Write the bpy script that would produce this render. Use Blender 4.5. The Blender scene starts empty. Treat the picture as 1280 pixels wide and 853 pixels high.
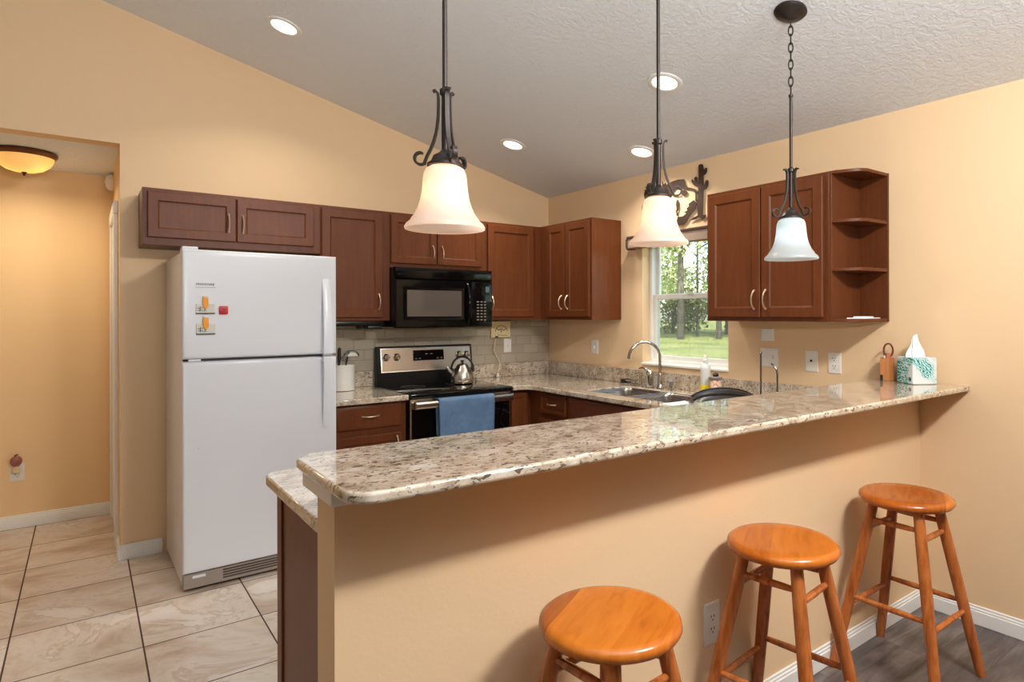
import bpy, bmesh, math, random
from math import sin, cos, pi, radians, atan
from mathutils import Vector, Matrix
random.seed(7)
S = bpy.context.scene
COL = S.collection

# ------------------------------------------------------------------ camera
cam_d = bpy.data.cameras.new('camera')
cam = bpy.data.objects.new('camera', cam_d)
COL.objects.link(cam)
cam.location = (-3.2285, -4.4536, 1.417)
cam.rotation_euler = (Matrix.Rotation(-0.6556, 4, 'Z') @ Matrix.Rotation(pi / 2, 4, 'X') @ Matrix.Rotation(-0.0022, 4, 'Z')).to_euler()
cam_d.sensor_width = 36
cam_d.lens = 783.5576 * 36 / 1280
cam_d.shift_x = (640 - 707.94) / 1280
cam_d.shift_y = -(426.5 - 393.25) / 1280
cam_d.clip_start = 0.05
cam_d.clip_end = 300
S.camera = cam

# ------------------------------------------------------------------ view, world, sun, large lights
S.view_settings.view_transform = 'Standard'
S.view_settings.look = 'None'
S.view_settings.gamma = 1
S.view_settings.use_curve_mapping = False
S.view_settings.exposure = 0.14
S.cycles.use_denoising = True
S.cycles.max_bounces = 8
S.cycles.diffuse_bounces = 5
S.cycles.transparent_max_bounces = 12
S.cycles.sample_clamp_indirect = 6
S.cycles.caustics_reflective = False
S.cycles.caustics_refractive = False

W = bpy.data.worlds.new('world')
S.world = W
W.use_nodes = True
wn = W.node_tree
bg = wn.nodes['Background']
sky = wn.nodes.new('ShaderNodeTexSky')
sky.sky_type = 'NISHITA'
sky.sun_disc = False
sky.sun_elevation = radians(50)
sky.sun_rotation = radians(250)
wn.links.new(sky.outputs[0], bg.inputs[0])
bg.inputs[1].default_value = 0.75

def light(name, kind, loc, energy, color=(1, 1, 1), target=None, parent=None, **kw):
    d = bpy.data.lights.new(name, kind)
    d.energy = energy
    d.color = color
    for k, v in kw.items():
        setattr(d, k, v)
    o = bpy.data.objects.new(name, d)
    COL.objects.link(o)
    if parent is not None:
        o.parent = parent
        loc = Vector(loc) - wloc(parent)
    o.location = loc
    if target is not None:
        o.rotation_euler = (Vector(target) - Vector(o.location)).to_track_quat('-Z', 'Y').to_euler()
    return o

def wloc(o):
    v = Vector(o.location)
    while o.parent is not None:
        o = o.parent
        v += Vector(o.location)
    return v

light('sun', 'SUN', (0, 0, 20), 9.0, (1.0, 0.94, 0.82), target=(9, 9, 4), angle=radians(0.6))
# unseen area lamps added: key standing in for bounced flash, upward ceiling fill
light('bounce_key', 'AREA', (-1.45, -4.78, 2.72), 76, (1.0, 0.965, 0.93), target=(-1.45, -3.3, 0.9), shape='RECTANGLE', size=0.8, size_y=0.18)
light('ceiling_fill', 'AREA', (-2.9, -5.0, 1.8), 116, (0.90, 0.955, 1.0), target=(-2.7, -4.65, 3.2), shape='RECTANGLE', size=0.9, size_y=0.7)

# ------------------------------------------------------------------ materials
def lin(c):
    return tuple((x / 12.92 if x <= 0.04045 else ((x + 0.055) / 1.055) ** 2.4) for x in (v / 255 for v in c)) + (1.0,)

def mat(name, rgb, rough=0.5, metal=0.0, spec=0.5, **kw):
    m = bpy.data.materials.new(name)
    m.use_nodes = True
    b = m.node_tree.nodes['Principled BSDF']
    b.inputs['Base Color'].default_value = lin(rgb)
    b.inputs['Roughness'].default_value = rough
    b.inputs['Metallic'].default_value = metal
    b.inputs['Specular IOR Level'].default_value = spec
    for k, v in kw.items():
        b.inputs[k].default_value = v
    return m

class N:
    """small node-building helper on one material"""
    def __init__(self, m):
        self.t = m.node_tree
        self.b = self.t.nodes['Principled BSDF']
        self.co = None
    def n(self, kind, **kw):
        x = self.t.nodes.new(kind)
        for k, v in kw.items():
            if k in x.inputs.keys():
                x.inputs[k].default_value = v
            else:
                setattr(x, k, v)
        return x
    def l(self, a, b):
        self.t.links.new(a, b)
    def obj(self, scale=(1, 1, 1), rot=(0, 0, 0), loc=(0, 0, 0)):
        tc = self.n('ShaderNodeTexCoord')
        mp = self.n('ShaderNodeMapping')
        mp.inputs['Scale'].default_value = scale
        mp.inputs['Rotation'].default_value = rot
        mp.inputs['Location'].default_value = loc
        self.l(tc.outputs['Object'], mp.inputs['Vector'])
        return mp.outputs['Vector']
    def noise(self, vec, scale, detail=3, rough=0.5, dist=0.0):
        x = self.n('ShaderNodeTexNoise', Scale=scale, Detail=detail, Roughness=rough, Distortion=dist)
        self.l(vec, x.inputs['Vector'])
        return x.outputs['Fac']
    def ramp(self, fac, stops, interp='LINEAR'):
        x = self.n('ShaderNodeValToRGB')
        x.color_ramp.interpolation = interp
        e = x.color_ramp.elements
        while len(e) < len(stops):
            e.new(0.5)
        for s, (p, c) in zip(e, stops):
            s.position = p
            s.color = lin(c) if len(c) == 3 and max(c) > 1 else (c if len(c) == 4 else (c[0], c[1], c[2], 1))
        self.l(fac, x.inputs['Fac'])
        return x.outputs['Color']
    def mix(self, fac, a, b, mode='MIX'):
        x = self.n('ShaderNodeMix', data_type='RGBA', blend_type=mode)
        for s, v in ((x.inputs[0], fac), (x.inputs[6], a), (x.inputs[7], b)):
            if hasattr(v, 'links') or hasattr(v, 'is_output'):
                self.l(v, s)
            else:
                s.default_value = v
        return x.outputs[2]
    def math(self, op, a, b=0.0):
        x = self.n('ShaderNodeMath', operation=op)
        for s, v in ((x.inputs[0], a), (x.inputs[1], b)):
            if hasattr(v, 'is_output'):
                self.l(v, s)
            else:
                s.default_value = v
        return x.outputs[0]
    def bump(self, h, strength, dist=0.01):
        x = self.n('ShaderNodeBump', Strength=strength, Distance=dist)
        self.l(h, x.inputs['Height'])
        self.l(x.outputs['Normal'], self.b.inputs['Normal'])
    def color(self, c):
        self.l(c, self.b.inputs['Base Color'])
    def rough(self, c):
        self.l(c, self.b.inputs['Roughness'])

GREY = lambda v: (v, v, v, 1)

def wall_mat(name, rgb):
    m = mat(name, rgb, 0.62, spec=0.25)
    k = N(m)
    v = k.obj()
    k.bump(k.noise(v, 90, 4, 0.6), 0.12, 0.004)
    return m

M = {}
M['wall'] = wall_mat('peach_paint', (228, 197, 157))
M['wall_hall'] = wall_mat('hall_paint', (238, 204, 154))
M['ceiling'] = mat('ceiling_texture', (228, 232, 236), 0.8, spec=0.2)
k = N(M['ceiling']); v = k.obj()
h = k.ramp(k.noise(v, 38, 3, 0.55, 0.6), [(0.42, (0, 0, 0)), (0.56, (1, 1, 1))])
k.bump(h, 0.30, 0.006)
M['trim'] = mat('white_trim', (236, 235, 230), 0.35)
M['plate'] = mat('white_plastic', (232, 229, 220), 0.35)
M['cream'] = mat('cream_plastic', (226, 208, 160), 0.4)
M['dark_slot'] = mat('dark_slot', (40, 36, 32), 0.5)

# cabinet wood
def wood_mat(name, a, b, c, axis='z', rough=0.38):
    m = mat(name, b, rough, spec=0.22)
    k = N(m)
    sc = {'z': (9, 9, 0.9), 'x': (0.9, 9, 9), 'y': (9, 0.9, 9)}[axis]
    v = k.obj(sc)
    f = k.noise(v, 4.0, 5, 0.62, 0.5)
    col = k.ramp(f, [(0.30, a), (0.52, b), (0.74, c)])
    v2 = k.obj(tuple(s * 9 for s in sc))
    g = k.noise(v2, 3.0, 3, 0.6)
    col = k.mix(0.05, col, k.ramp(g, [(0.3, (60, 28, 12)), (0.7, (150, 86, 50))]), 'MIX')
    k.color(col)
    k.bump(g, 0.03, 0.002)
    return m
M['cab'] = wood_mat('cherry_cabinet', (88, 46, 23), (96, 51, 26), (104, 57, 30))
M['cab_dark'] = mat('cabinet_shadow_gap', (58, 30, 18), 0.6)
M['cab_side'] = wood_mat('cherry_end_panel', (98, 55, 36), (106, 60, 40), (113, 66, 45))
M['bronze_pull'] = mat('brushed_nickel_pull', (204, 182, 154), 0.36, 0.9)

# granite
m = mat('granite', (214, 196, 168), 0.05, spec=0.6, **{'Coat Weight': 0.7, 'Coat Roughness': 0.02}); M['granite'] = m
k = N(m)
v = k.obj()
base = k.ramp(k.noise(v, 14, 5, 0.6, 0.4), [(0.32, (164, 146, 124)), (0.48, (198, 182, 160)), (0.62, (214, 201, 182)), (0.78, (228, 221, 209))])
grey = k.ramp(k.noise(k.obj(loc=(3, 7, 1)), 22, 4, 0.6, 0.8), [(0.54, (0, 0, 0)), (0.66, (1, 1, 1))])
c1 = k.mix(k.math('MULTIPLY', grey, 0.40), base, lin((150, 136, 118)))
sv = k.obj((1.0, 1.9, 1.9), (0, 0, 0.5))
dk = k.ramp(k.noise(sv, 36, 4, 0.62, 1.0), [(0.565, (0, 0, 0)), (0.61, (1, 1, 1))])
c2 = k.mix(k.math('MULTIPLY', dk, 0.85), c1, lin((72, 52, 40)))
br = k.ramp(k.noise(k.obj((1, 1.6, 1.6), (0, 0, -0.3), (5, 1, 2)), 60, 3, 0.6, 0.4), [(0.595, (0, 0, 0)), (0.645, (1, 1, 1))])
c3 = k.mix(k.math('MULTIPLY', br, 0.7), c2, lin((112, 74, 54)))
k.color(c3)

# kitchen floor tile
m = mat('porcelain_tile', (200, 176, 150), 0.28); M['tile'] = m
k = N(m)
v = k.obj(loc=(3.03 + 0.46 * 20, 0.31 + 0.46 * 20, 0))
bk = k.n('ShaderNodeTexBrick', offset=0.0, squash=1.0)
bk.inputs['Scale'].default_value = 1
bk.inputs['Brick Width'].default_value = 0.46
bk.inputs['Row Height'].default_value = 0.46
bk.inputs['Mortar Size'].default_value = 0.0035
bk.inputs['Mortar Smooth'].default_value = 0.1
bk.inputs['Color1'].default_value = (0, 0, 0, 1)
bk.inputs['Color2'].default_value = (1, 1, 1, 1)
bk.inputs['Mortar'].default_value = (0.5, 0.5, 0.5, 1)
k.l(v, bk.inputs['Vector'])
sp = k.n('ShaderNodeVectorMath', operation='MULTIPLY_ADD')
k.l(bk.outputs['Color'], sp.inputs[0]); sp.inputs[1].default_value = (9, 17, 5)
k.l(k.obj((0.9, 1.15, 1), (0, 0, 0.3)), sp.inputs[2])
n1 = k.n('ShaderNodeTexNoise', Scale=2.1, Detail=9, Roughness=0.66, Distortion=0.75); k.l(sp.outputs[0], n1.inputs['Vector'])
tcol = k.ramp(n1.outputs['Fac'], [(0.33, (172, 146, 122)), (0.43, (198, 178, 158)), (0.50, (210, 196, 180)), (0.555, (218, 207, 194)), (0.585, (198, 178, 158)), (0.61, (220, 210, 200)), (0.72, (230, 224, 216))])
tone = k.mix(0.12, tcol, bk.outputs['Color'], 'SOFT_LIGHT')
k.color(k.mix(bk.outputs['Fac'], tone, lin((74, 54, 42))))
k.bump(k.math('SUBTRACT', 1.0, bk.outputs['Fac']), 0.4, 0.003)
k.rough(k.math('MULTIPLY_ADD', bk.outputs['Fac'], 0.5))
k.t.nodes[-1].inputs[2].default_value = 0.28

# dining floor planks
m = mat('vinyl_plank', (120, 104, 92), 0.38); M['plank'] = m
k = N(m)
bk = k.n('ShaderNodeTexBrick', offset=0.37)
for nm, val in (('Scale', 1), ('Brick Width', 1.22), ('Row Height', 0.18), ('Mortar Size', 0.0012), ('Color1', (0, 0, 0, 1)), ('Color2', (1, 1, 1, 1))):
    bk.inputs[nm].default_value = val
k.l(k.obj(loc=(20, 20.06, 0)), bk.inputs['Vector'])
sp = k.n('ShaderNodeVectorMath', operation='MULTIPLY_ADD')
k.l(bk.outputs['Color'], sp.inputs[0]); sp.inputs[1].default_value = (5, 9, 3)
k.l(k.obj((1.2, 7, 1)), sp.inputs[2])
n1 = k.n('ShaderNodeTexNoise', Scale=3, Detail=6, Roughness=0.65, Distortion=0.6); k.l(sp.outputs[0], n1.inputs['Vector'])
c = k.ramp(n1.outputs['Fac'], [(0.28, (62, 56, 55)), (0.5, (92, 84, 81)), (0.72, (126, 116, 110))])
c = k.mix(0.18, c, bk.outputs['Color'], 'SOFT_LIGHT')
k.color(k.mix(bk.outputs['Fac'], c, lin((56, 46, 42))))

# backsplash glass tile
m = mat('glass_subway_tile', (164, 150, 128), 0.12, spec=0.6); M['splash'] = m
k = N(m)
tc = k.n('ShaderNodeTexCoord'); sx = k.n('ShaderNodeSeparateXYZ'); cx = k.n('ShaderNodeCombineXYZ')
k.l(tc.outputs['Object'], sx.inputs[0])
k.l(k.math('ADD', sx.outputs['X'], 20.03), cx.inputs['X'])
k.l(k.math('ADD', sx.outputs['Z'], -1.013 + 7.6), cx.inputs['Y'])
bk = k.n('ShaderNodeTexBrick', offset=0.5)
for nm, val in (('Scale', 1), ('Brick Width', 0.152), ('Row Height', 0.076), ('Mortar Size', 0.0022), ('Mortar Smooth', 0.3), ('Color1', lin((176, 165, 146))), ('Color2', lin((168, 157, 138))), ('Mortar', lin((160, 149, 130)))):
    bk.inputs[nm].default_value = val
k.l(cx.outputs[0], bk.inputs['Vector'])
bw = k.n('ShaderNodeTexBrick', offset=0.5)
for nm, val in (('Scale', 1), ('Brick Width', 0.152), ('Row Height', 0.076), ('Mortar Size', 0.008), ('Mortar Smooth', 1.0)):
    bw.inputs[nm].default_value = val
k.l(cx.outputs[0], bw.inputs['Vector'])
k.color(bk.outputs['Color'])
k.bump(k.math('SUBTRACT', 1.0, bw.outputs['Fac']), 0.5, 0.005)

M['white_enamel'] = mat('white_enamel', (217, 219, 223), 0.28)
k = N(M['white_enamel']); k.bump(k.noise(k.obj(), 420, 2), 0.04, 0.001)
M['white_plastic'] = mat('fridge_plastic', (222, 225, 231), 0.25)
M['grey_plastic'] = mat('grey_gasket', (98, 94, 90), 0.5)
M['grille'] = mat('grille_grey', (150, 138, 128), 0.5)
M['grille_dark'] = mat('grille_dark', (70, 58, 52), 0.6)
M['black_gloss'] = mat('black_gloss', (8, 8, 8), 0.08, spec=0.2)
M['black_glass'] = mat('black_glass', (7, 7, 8), 0.03, spec=0.6)
M['black_satin'] = mat('black_satin', (14, 13, 13), 0.3, spec=0.3)
M['black_plastic'] = mat('black_plastic', (22, 21, 21), 0.42)
M['dome_black'] = mat('dome_black', (44, 39, 36), 0.32)
M['key'] = mat('keypad_print', (112, 106, 98), 0.5)
M['mw_window'] = mat('microwave_screen', (84, 76, 70), 0.10, spec=0.4)
M['steel'] = mat('brushed_steel', (196, 186, 172), 0.26, 1.0)
k = N(M['steel']); g = k.noise(k.obj((2, 200, 200)), 4, 2); k.bump(g, 0.03, 0.001)
M['chrome'] = mat('chrome', (214, 210, 204), 0.08, 1.0)
M['sink_steel'] = mat('sink_steel', (180, 176, 170), 0.22, 1.0)
M['rod'] = mat('nickel_rod', (134, 124, 114), 0.25, 1.0)
M['bronze'] = mat('dark_bronze', (52, 44, 40), 0.42, 0.55)
M['rust'] = mat('rusted_steel', (64, 46, 36), 0.6, 0.35)
k = N(M['rust']); k.color(k.ramp(k.noise(k.obj(), 30, 4), [(0.3, (52, 37, 29)), (0.7, (76, 54, 41))]))
M['valance'] = mat('valance_fabric', (158, 138, 122), 0.75)
M['valance_wood'] = mat('valance_wood', (84, 58, 42), 0.5)
M['towel'] = mat('blue_terry', (88, 122, 160), 0.95, spec=0.1)
k = N(M['towel']); k.color(k.ramp(k.noise(k.obj(), 9, 4, 0.6), [(0.3, (78, 104, 134)), (0.7, (100, 126, 156))])); k.bump(k.noise(k.obj(), 320, 2), 0.5, 0.004)
M['crock'] = mat('white_crock', (226, 224, 216), 0.3)
M['paper'] = mat('white_paper', (240, 239, 240), 0.8)
M['red'] = mat('red_magnet', (190, 22, 30), 0.4)
M['orange'] = mat('orange_magnet', (232, 150, 20), 0.5)
M['card'] = mat('note_card', (205, 204, 192), 0.6)
M['ink'] = mat('dark_ink', (58, 56, 60), 0.6)
M['soap_yellow'] = mat('yellow_plastic', (232, 208, 30), 0.3)
M['soap_clear'] = mat('milky_plastic', (226, 228, 222), 0.25)
M['jar_label'] = mat('jar_label', (224, 196, 168), 0.5)
k = N(M['jar_label']); k.color(k.ramp(k.noise(k.obj(), 70, 2), [(0.45, (228, 206, 180)), (0.6, (206, 120, 90))]))
M['jar_red'] = mat('red_print', (172, 74, 52), 0.5)
M['lid_grey'] = mat('grey_lid', (128, 122, 116), 0.4)
M['bamboo'] = wood_mat('pencil_box_wood', (156, 98, 54), (180, 118, 68), (198, 136, 84), 'z', 0.4)
M['sky_blue'] = mat('bulb', (255, 255, 255), 0.4)

# stool wood, staves of differing tone across the seat
def stool_mat(name, seat):
    m = mat(name, (182, 104, 44), 0.22)
    k = N(m)
    if seat:
        tc = k.n('ShaderNodeTexCoord'); rot = k.n('ShaderNodeMapping'); k.l(tc.outputs['Object'], rot.inputs['Vector'])
        rot.inputs['Rotation'].default_value = (0, 0, radians(66))
        sx = k.n('ShaderNodeSeparateXYZ'); k.l(rot.outputs[0], sx.inputs[0])
        oi = k.n('ShaderNodeObjectInfo')
        st = k.math('FLOOR', k.math('MULTIPLY', k.math('ADD', sx.outputs['X'], 0.031), 1 / 0.082))
        wn_ = k.n('ShaderNodeTexWhiteNoise', noise_dimensions='2D')
        cb = k.n('ShaderNodeCombineXYZ'); k.l(st, cb.inputs[0]); k.l(oi.outputs['Random'], cb.inputs[1]); k.l(cb.outputs[0], wn_.inputs['Vector'])
        sh = k.n('ShaderNodeVectorMath', operation='MULTIPLY_ADD')
        k.l(wn_.outputs['Color'], sh.inputs[0]); sh.inputs[1].default_value = (3, 5, 7)
        sc = k.n('ShaderNodeMapping'); k.l(rot.outputs[0], sc.inputs['Vector']); sc.inputs['Scale'].default_value = (9, 1.4, 1)
        k.l(sc.outputs[0], sh.inputs[2])
        w = k.n('ShaderNodeTexNoise', Scale=3.2, Detail=5, Roughness=0.55, Distortion=1.4); k.l(sh.outputs[0], w.inputs['Vector'])
        c = k.ramp(w.outputs['Fac'], [(0.30, (118, 50, 12)), (0.42, (164, 84, 22)), (0.60, (190, 106, 32)), (0.8, (204, 124, 46))])
        tone = k.ramp(wn_.outputs['Value'], [(0.0, (108, 46, 14)), (0.3, (168, 84, 24)), (0.7, (194, 106, 30)), (1.0, (206, 122, 42))])
        k.color(k.mix(0.62, c, tone))
    else:
        v = k.obj((14, 14, 1.6))
        w = k.noise(v, 3, 4, 0.6, 0.7)
        k.color(k.ramp(w, [(0.3, (138, 70, 28)), (0.5, (172, 96, 44)), (0.75, (192, 114, 58))]))
    return m
M['stool_seat'] = stool_mat('stool_seat_wood', True)
M['stool_leg'] = stool_mat('stool_leg_wood', False)

# frosted glass of the pendants: lit by the bulb inside
def shade_mat(name, rgb, tr=0.6):
    m = bpy.data.materials.new(name); m.use_nodes = True
    t = m.node_tree; t.nodes.remove(t.nodes['Principled BSDF'])
    out = t.nodes['Material Output']
    d = t.nodes.new('ShaderNodeBsdfDiffuse'); d.inputs[0].default_value = lin(rgb)
    tl = t.nodes.new('ShaderNodeBsdfTranslucent'); tl.inputs[0].default_value = lin(rgb)
    gl = t.nodes.new('ShaderNodeBsdfGlossy'); gl.inputs['Roughness'].default_value = 0.25
    mx = t.nodes.new('ShaderNodeMixShader'); mx.inputs[0].default_value = tr
    m2 = t.nodes.new('ShaderNodeMixShader'); m2.inputs[0].default_value = 0.05
    t.links.new(d.outputs[0], mx.inputs[1]); t.links.new(tl.outputs[0], mx.inputs[2])
    t.links.new(mx.outputs[0], m2.inputs[1]); t.links.new(gl.outputs[0], m2.inputs[2])
    t.links.new(m2.outputs[0], out.inputs['Surface'])
    return m
M['shade_warm'] = shade_mat('frosted_glass_warm', (246, 226, 212))
M['shade_white'] = shade_mat('frosted_glass_white', (198, 206, 207))
M['bowl'] = shade_mat('alabaster_glass', (250, 226, 180))

def emit(name, rgb, s):
    m = bpy.data.materials.new(name); m.use_nodes = True
    b = m.node_tree.nodes['Principled BSDF']
    b.inputs['Base Color'].default_value = (0.8, 0.8, 0.8, 1)
    b.inputs['Emission Color'].default_value = lin(rgb)
    b.inputs['Emission Strength'].default_value = s
    return m
M['lens'] = emit('lamp_lens', (255, 240, 218), 3.0)
M['bulb_warm'] = emit('bulb_warm', (255, 214, 168), 12.0)
M['bulb_hall'] = emit('bulb_hall', (255, 206, 130), 11.0)
M['bulb_white'] = emit('bulb_white', (236, 246, 255), 11.0)

def glass_mat(name, tint, gloss=0.07):
    m = bpy.data.materials.new(name); m.use_nodes = True
    t = m.node_tree; t.nodes.remove(t.nodes['Principled BSDF'])
    out = t.nodes['Material Output']
    tr = t.nodes.new('ShaderNodeBsdfTransparent'); tr.inputs[0].default_value = tint
    gl = t.nodes.new('ShaderNodeBsdfGlossy'); gl.inputs['Roughness'].default_value = 0.02
    mx = t.nodes.new('ShaderNodeMixShader'); mx.inputs[0].default_value = gloss
    t.links.new(tr.outputs[0], mx.inputs[1]); t.links.new(gl.outputs[0], mx.inputs[2])
    t.links.new(mx.outputs[0], out.inputs['Surface'])
    return m
M['pane'] = glass_mat('window_glass', (0.90, 0.94, 0.92, 1))
m = bpy.data.materials.new('insect_screen'); m.use_nodes = True; M['screen'] = m
t = m.node_tree; t.nodes.remove(t.nodes['Principled BSDF'])
tr = t.nodes.new('ShaderNodeBsdfTransparent'); df = t.nodes.new('ShaderNodeBsdfDiffuse'); df.inputs[0].default_value = lin((140, 142, 140))
mx = t.nodes.new('ShaderNodeMixShader'); mx.inputs[0].default_value = 0.38
t.links.new(tr.outputs[0], mx.inputs[1]); t.links.new(df.outputs[0], mx.inputs[2]); t.links.new(mx.outputs[0], t.nodes['Material Output'].inputs['Surface'])
M['dome'] = glass_mat('clear_dome', (0.80, 0.66, 0.62, 1), 0.2)

M['grass'] = mat('lawn_grass', (150, 160, 70), 0.9, spec=0.1)
k = N(M['grass']); k.color(k.ramp(k.noise(k.obj(), 0.35, 5, 0.6), [(0.35, (150, 158, 96)), (0.55, (196, 194, 118)), (0.8, (218, 208, 140))]))
M['bark'] = mat('tree_bark', (108, 98, 90), 0.9, spec=0.1)
k = N(M['bark']); k.color(k.ramp(k.noise(k.obj((6, 6, 1)), 4, 4), [(0.3, (78, 70, 64)), (0.7, (138, 126, 116))]))
def leaf_mat(name, a, b):
    m = mat(name, a, 0.7, spec=0.2)
    k = N(m)
    k.color(k.ramp(k.noise(k.obj(), 1.6, 3), [(0.35, a), (0.65, b)]))
    return m
M['leaf'] = leaf_mat('tree_leaves', (122, 138, 98), (204, 202, 150))
M['leaf_dark'] = leaf_mat('dark_leaves', (78, 108, 88), (146, 158, 116))
M['brush'] = leaf_mat('brushwood', (112, 116, 92), (176, 170, 122))

# tissue box print
m = mat('tissue_print', (216, 222, 222), 0.45); M['tissue_box'] = m
k = N(m)
v = k.obj()
sw = k.n('ShaderNodeTexWave', Scale=26, Distortion=9, Detail=3); sw.inputs['Detail Scale'].default_value = 2.0
k.l(k.obj((1, 1, 1.6), (0.3, 0.5, 0.2)), sw.inputs['Vector'])
msk = k.ramp(k.noise(k.obj(loc=(0.35, 0.2, 0.62)), 13, 2, 0.4), [(0.44, (0, 0, 0)), (0.55, (1, 1, 1))])
tl = k.ramp(sw.outputs['Fac'], [(0.2, (24, 130, 120)), (0.55, (96, 190, 196)), (0.9, (210, 234, 232))])
k.color(k.mix(msk, lin((216, 222, 222)), tl))

# ------------------------------------------------------------------ mesh helpers
BACK = lambda a, z, d: (a, -d, z)          # on the back wall: a = x, d = out of the wall
WIN = lambda a, z, d: (-d, a, z)           # on the window wall: a = y
DIN = lambda a, z, d: (a, -3.0816 - d, z)  # on the dining face of the half wall

def obj(name, bm, m, parent=None, smooth=True, angle=35):
    me = bpy.data.meshes.new(name)
    bmesh.ops.recalc_face_normals(bm, faces=bm.faces[:])
    if parent is not None:
        w = wloc(parent)
        bmesh.ops.translate(bm, verts=bm.verts[:], vec=-w)
    bm.to_mesh(me); bm.free()
    if smooth:
        for p in me.polygons:
            p.use_smooth = True
        me.set_sharp_from_angle(angle=radians(angle))
    o = bpy.data.objects.new(name, me)
    COL.objects.link(o)
    me.materials.append(m)
    if parent is not None:
        o.parent = parent
    return o

def empty(name, loc):
    o = bpy.data.objects.new(name, None)
    COL.objects.link(o)
    o.location = loc
    o.empty_display_size = 0.05
    return o

def tag(o, label, cat, group=None):
    o['label'] = label; o['category'] = cat
    if group: o['group'] = group
    return o

def thing(name, label, cat, loc=(0, 0, 0), group=None):
    return tag(empty(name, loc), label, cat, group)

def struct(name, bm, m, smooth=False):
    o = obj(name, bm, m, None, smooth)
    o['kind'] = 'structure'
    return o

def dup(root, loc=None, rotz=None, label=None):
    def cp(o, par):
        c = o.copy(); COL.objects.link(c)
        if par is not None:
            c.parent = par
        for ch in list(o.children):
            cp(ch, c)
        return c
    r = cp(root, None)
    if loc is not None: r.location = loc
    if rotz is not None: r.rotation_euler[2] = rotz
    if label: r['label'] = label
    return r

def B():
    return bmesh.new()

def box(bm, x0, x1, y0, y1, z0, z1, bev=0.0, seg=1):
    r = bmesh.ops.create_cube(bm, size=1.0)
    vs = r['verts']
    for v in vs:
        v.co = Vector(((x0 + x1) / 2 + v.co.x * (x1 - x0), (y0 + y1) / 2 + v.co.y * (y1 - y0), (z0 + z1) / 2 + v.co.z * (z1 - z0)))
    if bev > 0:
        es = list({e for v in vs for e in v.link_edges})
        bmesh.ops.bevel(bm, geom=es, offset=bev, segments=seg, affect='EDGES', profile=0.5)
    return bm

def mbox(bm, mp, a0, a1, z0, z1, d0, d1, bev=0.0, seg=1):
    p, q = mp(a0, z0, d0), mp(a1, z1, d1)
    lo = [min(i, j) for i, j in zip(p, q)]; hi = [max(i, j) for i, j in zip(p, q)]
    return box(bm, lo[0], hi[0], lo[1], hi[1], lo[2], hi[2], bev, seg)

def rings(bm, mp, a0, a1, z0, z1, prof):
    loops = []
    for ins, d in prof:
        loops.append([bm.verts.new(mp(a, z, d)) for a, z in ((a0 + ins, z0 + ins), (a1 - ins, z0 + ins), (a1 - ins, z1 - ins), (a0 + ins, z1 - ins))])
    bm.faces.new(loops[0])
    for A, C in zip(loops, loops[1:]):
        for i in range(4):
            bm.faces.new((A[i], A[(i + 1) % 4], C[(i + 1) % 4], C[i]))
    bm.faces.new(loops[-1])
    return bm

def lathe(bm, prof, c=(0, 0, 0), seg=24, rot=None, cap=True):
    c = Vector(c)
    L = []
    for r, z in prof:
        ring = []
        for i in range(seg):
            p = Vector((r * cos(2 * pi * i / seg), r * sin(2 * pi * i / seg), z))
            if rot is not None: p = rot @ p
            ring.append(bm.verts.new(c + p))
        L.append(ring)
    for A, C in zip(L, L[1:]):
        for i in range(seg):
            j = (i + 1) % seg
            bm.faces.new((A[i], A[j], C[j], C[i]))
    if cap:
        bm.faces.new(L[0]); bm.faces.new(L[-1])
    return bm

def tube(bm, pts, r, seg=10, closed=False, flat=None):
    pts = [Vector(p) for p in pts]
    n = len(pts)
    rs = r if isinstance(r, (list, tuple)) else [r] * n
    up = None; L = []
    for i, p in enumerate(pts):
        if closed:
            t = (pts[(i + 1) % n] - pts[i - 1]).normalized()
        else:
            t = (pts[min(i + 1, n - 1)] - pts[max(i - 1, 0)]).normalized()
        if up is None:
            a = Vector((0, 0, 1)) if abs(t.z) < 0.9 else Vector((1, 0, 0))
            if flat is not None: a = Vector(flat)
            up = (a - t * a.dot(t)).normalized()
        else:
            up = (up - t * up.dot(t)).normalized()
        s = t.cross(up)
        k2 = 1.0
        L.append([bm.verts.new(p + (up * cos(2 * pi * q / seg) + s * sin(2 * pi * q / seg)) * rs[i]) for q in range(seg)])
    for i in range(n if closed else n - 1):
        A, C = L[i], L[(i + 1) % n]
        for q in range(seg):
            w = (q + 1) % seg
            bm.faces.new((A[q], A[w], C[w], C[q]))
    if not closed:
        bm.faces.new(L[0]); bm.faces.new(L[-1])
    return bm

def strip(bm, pts, width_dir, w, th):
    """flat bar of rectangular section along pts"""
    pts = [Vector(p) for p in pts]; wd = Vector(width_dir).normalized(); L = []
    for i, p in enumerate(pts):
        t = (pts[min(i + 1, len(pts) - 1)] - pts[max(i - 1, 0)]).normalized()
        nn = t.cross(wd).normalized()
        L.append([bm.verts.new(p + wd * a * w / 2 + nn * b * th / 2) for a, b in ((1, 1), (-1, 1), (-1, -1), (1, -1))])
    for A, C in zip(L, L[1:]):
        for q in range(4):
            bm.faces.new((A[q], A[(q + 1) % 4], C[(q + 1) % 4], C[q]))
    bm.faces.new(L[0]); bm.faces.new(L[-1])
    return bm

def prism(bm, poly, mp, d0, d1):
    """poly in the plane (a, z), thickness d0..d1"""
    A = [bm.verts.new(mp(a, z, d0)) for a, z in poly]
    C = [bm.verts.new(mp(a, z, d1)) for a, z in poly]
    bm.faces.new(A); bm.faces.new(C[::-1])
    n = len(A)
    for i in range(n):
        j = (i + 1) % n
        bm.faces.new((A[i], C[i], C[j], A[j]))
    return bm

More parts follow.
